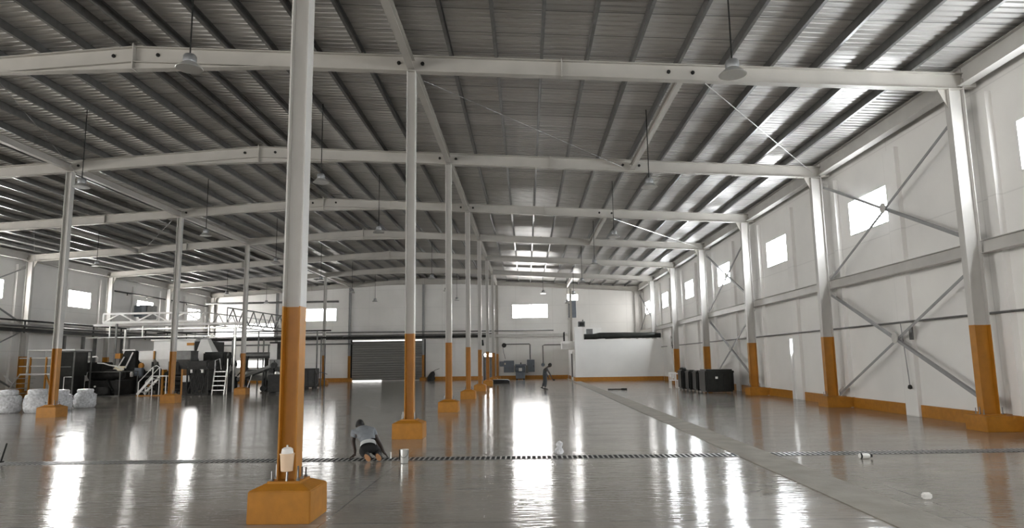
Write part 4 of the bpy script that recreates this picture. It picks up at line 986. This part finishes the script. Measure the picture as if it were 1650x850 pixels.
for xx in (-24.0, -23.2, -22.5): MB().box(xx - .08, xx + .08, 37.5, 38.8, 0, .15).build('machine_foot', 'black', r)
MB().lathe([(0, 0), (.35, 0), (.38, .2), (.3, .4), (0, .42)], (-23.0, 37.2, .12), 16).build('waste_drum', 'dark_metal', r, smooth=True)
MB().tube([(-22.9, 37.3, .9), (-22.7, 37.2, .5), (-22.55, 37.3, .3)], .04, 8).build('drain_hose', 'black', r)
MB().lathe([(0, 0), (.05, .01), (.05, .05), (0, .06)], (-23.35, 36.95, .55), 10, 'y').build('inspection_lamp', 'white_plastic', r)
frame_box('frame', -24.5, -22.2, 37.3, 39.0, 0, 1.35, .05, 'mid_metal', r)
r.location.y -= .12
# inclined shredder
r = thing('shredder_machine', (-22.6, 38.9, 0), 'black machine with inclined chute, orange box and beige control plate', 'machine')
mb = MB(); prof = [(-23.3, .2), (-22.1, .2), (-22.1, 2.5), (-22.75, 2.5), (-23.1, 1.7), (-23.3, 1.4)]
mb.loft([[(x, 38.6, z) for x, z in prof], [(x, 40.0, z) for x, z in prof]]); mb.build('machine_body', 'black', r, bevel=.02)
MB().bar((-23.05, 38.52, 1.55), (-22.72, 38.52, 2.15), .05).build('chute_edge', 'white_metal', r); MB().bar((-22.62, 38.52, 1.5), (-22.22, 38.52, 2.4), .06).build('chute_edge', 'white_metal', r)
MB().box(-22.85, -22.1, 38.5, 40.05, 2.5, 2.58).build('top_lip', 'white_metal', r)
MB().add([(-23.3, 38.3, 1.32), (-22.72, 38.3, 1.32), (-22.62, 38.5, 1.62), (-23.2, 38.5, 1.62), (-23.3, 38.34, 1.28), (-22.72, 38.34, 1.28), (-22.62, 38.55, 1.6), (-23.2, 38.55, 1.6)],
         [(0, 1, 2, 3), (7, 6, 5, 4), (0, 4, 5, 1), (1, 5, 6, 2), (2, 6, 7, 3), (3, 7, 4, 0)]).build('control_plate', 'label', r, label='beige control plate')
MB().box(-23.25, -22.95, 38.5, 38.8, 2.05, 2.35).build('signal_box', 'orange', r, label='orange signal box')
MB().lathe([(0, 0), (.09, .02), (.1, .2), (.06, .3), (0, .3)], (-22.15, 38.4, 1.0), 14).build('feed_cup', 'white_plastic', r, smooth=True)
MB().tube([(-22.5, 38.45, 1.5), (-22.35, 38.4, 1.2), (-22.1, 38.45, 1.15)], .03, 8).build('cable', 'black', r)
MB().box(-23.4, -22.0, 38.5, 40.0, 0, .2).build('machine_plinth', 'black', r)
shred = r; shred.location.x -= .55; shred.location.y += .75
# hoppers
def hopper(x0, x1, y0, y1, zb, zm, z1, label, m):
    r = thing('feed_hopper', ((x0 + x1) / 2, (y0 + y1) / 2, 0), label, 'hopper', 'feed hoppers')
    cx, cy = (x0 + x1) / 2, (y0 + y1) / 2
    rect = lambda a, b, c, d, z: [(a, c, z), (b, c, z), (b, d, z), (a, d, z)]
    MB().loft([rect(cx - .12, cx + .12, cy - .12, cy + .12, zb), rect(x0, x1, y0, y1, zm)]).build('hopper_cone', m, r)
    MB().loft([rect(x0, x1, y0, y1, zm), rect(x0, x1, y0, y1, z1)]).build('hopper_rim', m, r)
    MB().box(x0 - .03, x1 + .03, y0 - .03, y1 + .03, z1, z1 + .03).build('hopper_lip', m, r)
    MB().box(cx - .3, cx + .3, cy - .3, cy + .3, .55, zb + .06).build('feed_block', 'dark_metal', r, bevel=.03)
    for xx in (x0 + .1, x1 - .1):
        for yy in (y0 + .1, y1 - .1): MB().box(xx - .04, xx + .04, yy - .04, yy + .04, 0, zm + .05).build('hopper_leg', 'dark_metal', r)
    MB().box(x0 + .05, x1 - .05, y0 + .05, y1 - .05, .95, 1.05).build('hopper_table', 'mid_metal', r)
    return r
r = hopper(-22.5, -21.62, 39.4, 40.3, 1.25, 1.98, 2.45, 'left of the twin white hoppers behind the stair, orange seam beside it', 'white_metal')
MB().lathe([(0, 0), (.14, .02), (.16, .15), (.1, .28), (0, .3)], (-22.2, 39.2, 1.5), 14).build('vibrator_motor', 'orange', r, smooth=True)
MB().box(-22.5, -22.1, 39.05, 39.3, 1.05, 1.5).build('control_box', 'blue_grey', r)
MB().box(-21.62, -21.54, 39.34, 39.38, 1.98, 2.46).build('seam_strip', 'orange', r, label='orange strip at the rim')
hopper(-21.5, -20.62, 39.4, 40.3, 1.25, 1.98, 2.45, 'right of the twin white hoppers, against the orange column', 'white_metal')
hopper(-20.3, -19.45, 39.4, 40.3, 1.25, 1.95, 2.42, 'dark grey hopper right of the orange column', 'mid_metal')
# stair with white railings
r = thing('machine_stair', (-20.6, 37.4, 0), 'small steel stair with white handrails in front of the hoppers', 'stair')
for yy in (37.0, 37.7):
    MB().bar((-21.1, yy, .08), (-20.3, yy, 1.0), .05, .12).build('stringer', 'white_metal', r)
    MB().tube([(-21.05, yy, .75), (-20.3, yy, 1.55), (-20.1, yy, 1.62), (-19.9, yy, 1.5)], .022, 8).build('handrail', 'white_metal', r)
    for xx, z0, z1 in ((-21.05, 0, .75), (-20.3, 0, 1.55), (-19.55, 0, 1.1)): MB().box(xx - .022, xx + .022, yy - .022, yy + .022, z0, z1).build('stair_post', 'white_metal', r)
for i in range(4): MB().box(-21.0 + .2 * i, -20.75 + .2 * i, 37.0, 37.7, .2 + .23 * i, .23 + .23 * i).build('step_tread', 'alu', r)
MB().box(-20.35, -19.5, 37.0, 37.7, 1.03, 1.08).build('landing', 'alu', r); MB().box(-21.15, -19.5, 36.98, 37.02, .0, .05).build('base_rail', 'orange', r)
# springs/rollers behind column
r = thing('roller_unit', (-19.7, 38.2, 0), 'stack of dark rollers with orange brackets right of the orange column', 'machine')
for i in range(4): MB().lathe([(0, -.5), (.1, -.5), (.13, -.42), (.13, .42), (.1, .5), (0, .5)], (-19.75, 38.2, .3 + .28 * i), 14, 'x').build('roller', 'dark_metal', r, smooth=True)
for xx in (-20.3, -19.2): MB().box(xx - .05, xx + .05, 38.0, 38.4, 0, 1.4).build('side_bracket', 'orange', r)
MB().box(-19.15, -18.8, 38.0, 38.4, .7, 1.05).build('motor_box', 'white_metal', r); MB().box(-19.15, -18.85, 38.0, 38.4, 0, .7).build('motor_stand', 'dark_metal', r)
# big pale cabinet behind
r = thing('machine_enclosure', (-23.8, 46.5, 0), 'large pale machine enclosure with black end behind the hoppers', 'machine')
MB().box(-25.3, -22.5, 46.0, 48.0, 2.25, 3.3).build('enclosure_body', 'white_metal', r, bevel=.03)
MB().box(-25.45, -22.35, 45.9, 48.1, 3.3, 3.38).build('enclosure_roof', 'white_metal', r)
MB().box(-22.48, -22.15, 46.0, 47.8, 1.0, 3.2).build('black_end', 'black', r, label='black open end')
MB().box(-22.0, -21.9, 45.9, 46.0, .7, 3.25).build('end_post', 'white_metal', r); MB().box(-22.9, -21.7, 45.8, 46.0, .7, .78).build('end_sill', 'white_metal', r)
MB().box(-23.0, -22.5, 45.96, 46.0, 2.95, 3.12).build('warning_plate', 'orange', r)
MB().box(-25.3, -22.2, 46.0, 48.0, 0, 2.25).build('enclosure_base', 'dark_metal', r)
MB().box(-21.75, -21.35, 46.5, 48, 0, 3.2).build('rear_cabinet', 'black', r)
MB().box(-22.95, -22.5, 45.95, 46.0, .78, 2.6).build('white_end_panel', 'white_metal', r)
# dark lattice guard
r = thing('lattice_guard', (-17.9, 37.6, 0), 'dark lattice guard frame with small white parts left of the ladder', 'guard')
frame_box('frame', -18.55, -17.4, 37.3, 38.4, 0, 1.45, .07, 'dark_metal', r)
MB().box(-18.5, -17.5, 37.5, 38.3, .25, 1.35).build('guarded_drive', 'dark_metal', r, bevel=.06)
for i in range(4):
    MB().bar((-18.5 + .25 * i, 37.28, .05), (-18.1 + .22 * i, 37.28, 1.4), .045).build('lattice_bar', 'black', r); MB().bar((-18.1 + .22 * i, 37.26, .05), (-18.5 + .25 * i, 37.26, 1.4), .045).build('lattice_bar', 'dark_metal', r)
for xx in (-18.35, -17.75): MB().box(xx, xx + .1, 37.2, 37.3, 1.2, 1.38).build('white_knob', 'white_plastic', r)
MB().box(-18.6, -17.4, 37.2, 38.4, 1.45, 1.85).build('drive_hood', 'dark_metal', r, bevel=.08)
# ladder
r = thing('step_ladder', (-16.9, 37.5, 0), 'grey steel step ladder between the lattice guard and the third left column', 'ladder')
for xx in (-17.25, -16.58):
    MB().bar((xx, 37.5, 0), (xx, 37.75, 1.35), .05).build('ladder_rail', 'alu', r)
MB().bar((-16.55, 37.75, 0), (-16.55, 37.75, 1.95), .05).build('ladder_post', 'alu', r)
MB().tube([(-17.25, 37.75, 1.35), (-17.25, 37.75, 1.85), (-17.0, 37.75, 1.95), (-16.9, 37.75, 1.35)], .022, 8).build('ladder_hoop', 'alu', r)
for i in range(5): MB().box(-17.25, -16.55, 37.45 + .05 * i, 37.62 + .05 * i, .22 + .25 * i, .26 + .25 * i).build('ladder_tread', 'alu', r)
# black hood + column of dark machinery
r = thing('mixer_machine', (-17.9, 41.2, 0), 'black mixing machine with a pale duct above it behind the ladder', 'machine')
MB().box(-19.0, -17.7, 40.8, 42.0, 1.5, 2.4).build('mixer_hood', 'black', r, bevel=.08)
MB().box(-18.9, -17.8, 40.9, 41.9, 0, 1.5).build('mixer_base', 'dark_metal', r, bevel=.03)
mb = MB(); rect = lambda a, b, c, d, z: [(a, c, z), (b, c, z), (b, d, z), (a, d, z)]
mb.loft([rect(-19.3, -18.7, 41.2, 41.9, 1.6), rect(-19.6, -18.6, 41.2, 42.0, 2.4), rect(-19.4, -19.0, 41.3, 41.8, 3.2)]); mb.build('canvas_duct', 'white_metal', r, label='pale canvas duct')
for xx, zz in ((-17.3, 2.3), (-17.0, 1.8), (-17.1, 1.2)): MB().lathe([(0, 0), (.16, 0), (.18, .15), (.12, .35), (0, .36)], (xx, 40.7, zz - .3), 12).build('valve', 'black', r)
MB().box(-17.4, -16.9, 40.6, 41.1, 0, .9).build('pump_body', 'dark_metal', r, bevel=.05); MB().tube([(-17.15, 40.7, .9), (-17.15, 40.7, 3.1)], .06, 10).build('riser_pipe', 'mid_metal', r)
r.location.x -= .7; r.location.y += .6
# horizontal cylinders + conveyor
r = thing('silo_drum', (-17.0, 43.2, 0), 'long grey horizontal drum on stands right of the third left column', 'drum')
MB().lathe([(0, -1.1), (.18, -1.1), (.2, -1.05), (.2, .75), (0, .75)], (-17.0, 43.2, 2.17), 20, 'x').build('upper_drum', 'mid_metal', r, smooth=True)
MB().lathe([(0, -1.0), (.3, -.95), (.36, -.8), (.36, .7), (.3, .85), (0, .9)], (-16.9, 43.4, .95), 22, 'x').build('lower_drum', 'alu', r, smooth=True)
for xx in (-17.8, -16.5): MB().box(xx - .06, xx + .06, 43.1, 43.5, 0, 2.0).build('drum_stand', 'dark_metal', r)
MB().box(-16.2, -15.75, 43.0, 43.6, 1.9, 2.9).build('end_box', 'white_metal', r, bevel=.02); MB().box(-16.25, -15.2, 43.05, 43.5, 0, 1.9).build('end_column', 'mid_metal', r)
MB().box(-16.2, -15.3, 42.95, 43.5, 2.9, 3.0).build('end_cap', 'dark_metal', r); MB().box(-15.75, -15.3, 43.05, 43.5, 1.9, 2.9).build('dark_box', 'dark_metal', r)
r = thing('inclined_conveyor', (-16.4, 41.5, 0), 'inclined grey conveyor rising right beside the third left column', 'conveyor')
MB().bar((-17.5, 41.5, .72), (-15.5, 41.5, 1.5), .5, .16).build('conveyor_trough', 'mid_metal', r); MB().bar((-17.5, 41.5, .62), (-15.5, 41.5, 1.38), .42, .06).build('conveyor_belt', 'black', r)
MB().bar((-16.9, 41.3, .1), (-16.6, 41.3, 1.0), .05).build('support_leg', 'white_metal', r)
for xx in (-16.9, -15.9):
    for yy in (41.3, 41.7): MB().box(xx - .035, xx + .035, yy - .035, yy + .035, 0, .95 + .4 * (xx + 17.3) / 2).build('conveyor_leg', 'dark_metal', r)
MB().lathe([(0, -.25), (.17, -.25), (.17, .25), (0, .25)], (-15.9, 41.5, .17), 16, 'y').build('wheel', 'black', r)
MB().tube([(-17.4, 41.1, .95), (-16.9, 41.1, 1.5), (-16.75, 41.1, 2.1)], .035, 8).build('feed_hose', 'black', r)
r = thing('control_machine', (-13.6, 37.3, 0), 'black machine with round fittings left of the nearest column', 'machine')
MB().box(-14.0, -13.2, 37.0, 38.0, .12, 1.05).build('machine_body', 'black', r, bevel=.03)
for xx, zz, rr in ((-13.75, 1.55, .15), (-13.55, 1.35, .13), (-13.85, 1.25, .12)): MB().lathe([(0, -.12), (rr, -.12), (rr, .12), (0, .12)], (xx, 37.2, zz), 14, 'y').build('round_fitting', 'black', r)
MB().lathe([(0, 0), (.15, 0), (.12, .12), (0, .14)], (-13.5, 37.0, 1.08), 14).build('clear_dish', 'alu', r); MB().tube([(-13.75, 37.2, 1.0), (-13.75, 37.2, 1.8)], .03, 8).build('stand_pipe', 'black', r)
for xx in (-13.9, -13.3): MB().box(xx - .05, xx + .05, 37.1, 37.9, 0, .12).build('machine_foot', 'dark_metal', r)
r = thing('tool_cabinet', (-14.2, 45.3, 0), 'black cabinet with a hose loop right of the nearest column', 'cabinet')
MB().box(-14.75, -13.9, 44.9, 45.9, .08, 1.3).build('cabinet_body', 'black', r, bevel=.02); MB().box(-14.7, -14.35, 44.88, 44.9, .15, 1.2).build('cabinet_door', 'black_plastic', r); MB().box(-14.3, -13.95, 44.88, 44.9, .15, 1.2).build('cabinet_door', 'black_plastic', r)
MB().tube([(-13.9, 45.0, 1.2), (-13.7, 44.95, .9), (-13.65, 44.95, .4), (-13.8, 45, .2)], .03, 8).build('hose_loop', 'mid_metal', r); MB().tube([(-13.85, 45.0, 1.0), (-13.5, 45.0, 1.05), (-13.1, 45.0, .9)], .02, 8).build('hose_end', 'mid_metal', r)
for xx in (-14.6, -14.05): MB().box(xx - .05, xx + .05, 45.0, 45.8, 0, .08).build('cabinet_foot', 'dark_metal', r)
# overhead truss bridges
def truss(name, p0, p1, h, n, m, label, legs, tr=.05):
    r = thing(name, p0, label, 'truss', 'overhead truss bridges')
    p0 = Vector(p0); p1 = Vector(p1); d = p1 - p0; u = Vector((0, 0, h))
    MB().bar(p0, p1, tr * 1.6).build('bottom_chord', m, r); MB().bar(p0 + u, p1 + u, tr * 1.4).build('top_chord', m, r)
    for i in range(n):
        a = p0 + d * (i / n); b = p0 + d * ((i + .5) / n) + u; c = p0 + d * ((i + 1) / n)
        MB().bar(a, b, tr).build('diagonal', m, r); MB().bar(b, c, tr).build('diagonal', m, r)
    MB().bar(p0, p0 + u, tr).build('end_post', m, r); MB().bar(p1, p1 + u, tr).build('end_post', m, r)
    for q in legs:
        c = p0 + d * q; MB().bar((c.x, c.y, 0), (c.x, c.y, c.z), .09).build('truss_leg', 'mid_metal', r)
truss('truss_bridge', (-25.1, 40.0, 4.18), (-19.4, 40.3, 4.22), .52, 3, 'white_metal', 'white lattice truss bridge high over the hoppers', (.14,), .08)
truss('truss_bridge', (-18.4, 41.6, 4.15), (-18.0, 52.0, 4.2), .95, 7, 'mid_metal', 'grey lattice truss bridge running towards the rear wall', (.25, .9))
truss('truss_bridge', (-21.5, 44.0, 4.3), (-19.0, 58.0, 4.1), .8, 9, 'white_metal', 'white lattice truss bridge behind the grey one', (.3,))
r = thing('belt_conveyor', (-24, 40.6, 3.85), 'long pale overhead conveyor under the white truss bridge', 'conveyor')
MB().box(-26.0, -17.0, 40.5, 41.1, 4.0, 4.14).build('conveyor_trough', 'white_metal', r); MB().box(-24.0, -17.2, 40.55, 41.05, 3.78, 3.86).build('return_belt', 'alu', r)
for xx in (-25.0, -23.0, -21.0, -19.0, -17.4): MB().box(xx - .03, xx + .03, 40.5, 40.56, 3.3, 4.05).build('hanger', 'alu', r)
for xx in (-24.2, -17.5): MB().box(xx - .05, xx + .05, 40.75, 40.85, 0, 3.8).build('conveyor_leg', 'alu', r)
MB().box(-26.4, -17.0, 40.45, 40.5, 3.3, 3.36).build('side_rail', 'alu', r)
for i, (z, y, rr, l) in enumerate([(3.98, 49.5, .05, 'upper thin dark pipe crossing behind the machines'), (3.5, 50.5, .07, 'lower dark pipe crossing behind the machines'), (3.05, 51.5, .05, 'lowest grey pipe crossing behind the machines')]):
    rt = pipe('process_pipe', [(-27.0, y, z), (-14.2 + i * .6, y, z)], rr, 'dark_metal' if i < 2 else 'mid_metal', l, 'pipe', 'process pipes')
    for xx in (-24.2, -19.5, -15.2): MB().box(xx - .04, xx + .04, y - .04, y + .04, 0, z).build('pipe_post', 'mid_metal', rt)
r = thing('cable_tray', (-27.35, 40, 3.6), 'dark cable tray with pipes along the left wall', 'tray')
MB().box(-27.55, -27.15, 30, 59.5, 3.55, 3.72).build('tray', 'dark_metal', r); MB().tube([(-27.3, 30, 4.15), (-27.3, 59.5, 4.15)], .05, 8).build('upper_pipe', 'dark_metal', r); MB().tube([(-27.25, 30, 3.85), (-27.25, 59.5, 3.85)], .06, 8).build('lower_pipe', 'mid_metal', r)
for yy in range(31, 59, 3): MB().box(-27.62, -27.55, yy - .03, yy + .03, 3.5, 4.2).build('tray_bracket', 'dark_metal', r)
rt = pipe('sprinkler_pipe', [(-28.22, 46, 6.75), (-28.22, 59.8, 6.75)], .05, 'dark_metal', 'dark pipe high on the left wall above the windows', 'pipe')
for yy in (47.5, 50, 53.5, 56): MB().lathe([(.03, 0), (.03, -.12), (.06, -.16), (0, -.18)], (-28.22, yy, 6.75), 8).build('sprinkler_head', 'dark_metal', rt)
rt = pipe('hoist_rail', [(-27.8, 58.6, 6.9), (-16.2, 58.6, 6.9)], .09, 'mid_metal', 'dark hoist rail across the left end of the rear wall', 'rail')
MB().box(-20.6, -19.4, 58.4, 58.8, 6.82, 7.08).build('hoist_trolley', 'dark_metal', rt)
for xx in (-20.7, -19.6): MB().tube([(xx, 58.6, 6.85), (xx, 58.6, 4.8)], .02, 6).build('hoist_chain', 'dark_metal', rt)
for i, (x0, y) in enumerate([(-28.2, 41.2), (-28.2, 43.0), (-28.2, 44.2), (-28.2, 47.2)]):
    o = MB().box(x0 - .08, x0 + .08, y - .08, y + .08, 0, 3.5).build('wall_duct', 'mid_metal'); tag(o, 'grey vertical duct on the left wall below the tray, %s from the viewpoint' % ord_(i), 'duct', 'wall ducts')
r = thing('wall_ac_box', (-28.0, 50.6, 5.2), 'pale box hung before the left wall window above the white truss', 'box')
MB().box(-28.3, -27.7, 49.2, 50.6, 5.05, 6.05).build('box_casing', 'mid_metal', r, bevel=.03); MB().box(-28.3, -27.75, 48.6, 49.2, 5.15, 5.95).build('box_side', 'blue_grey', r)

# ------------------------------------------------------------------ camera and light
cam = bpy.data.cameras.new('camera'); co = bpy.data.objects.new('camera', cam); COL.objects.link(co)
f, pitch, yaw, roll = 1096.59, .1412, .0191, -.0145
cam.sensor_width = 36; cam.lens = 36 * f / 1650; cam.clip_end = 300; cam.clip_start = .05
Rw = [[0.99967256, 0.02114915, -0.01440408], [0.01723411, -0.14039401, 0.98994571], [-0.01891426, 0.98986981, 0.14071252]]
X, U, D = (Vector(r_).normalized() for r_ in Rw)
co.matrix_world = Matrix(((X.x, U.x, -D.x, 0), (X.y, U.y, -D.y, 0), (X.z, U.z, -D.z, 1.6), (0, 0, 0, 1)))
S.camera = co
w = bpy.data.worlds.new('world'); S.world = w; w.use_nodes = True
w.node_tree.nodes['Background'].inputs[0].default_value = (1, .985, .95, 1); w.node_tree.nodes['Background'].inputs[1].default_value = 11.0
pl = bpy.data.lights.new('added_doorway_portal', 'AREA'); pl.shape = 'RECTANGLE'; pl.size = DOH; pl.size_y = DO1 - DO0; pl.cycles.is_portal = True  # portal guiding sky light through the added doorway
po = bpy.data.objects.new('added_doorway_portal', pl); COL.objects.link(po); po.location = (X_WL - .1, (DO0 + DO1) / 2, DOH / 2); po.rotation_euler = (0, -PI / 2, 0)
vs = S.view_settings
vs.view_transform = 'Standard'; vs.look = 'None'; vs.gamma = 1; vs.use_curve_mapping = False; vs.exposure = 0.08
S.cycles.diffuse_bounces = 6; S.cycles.glossy_bounces = 4; S.cycles.max_bounces = 8; S.cycles.sample_clamp_indirect = 6
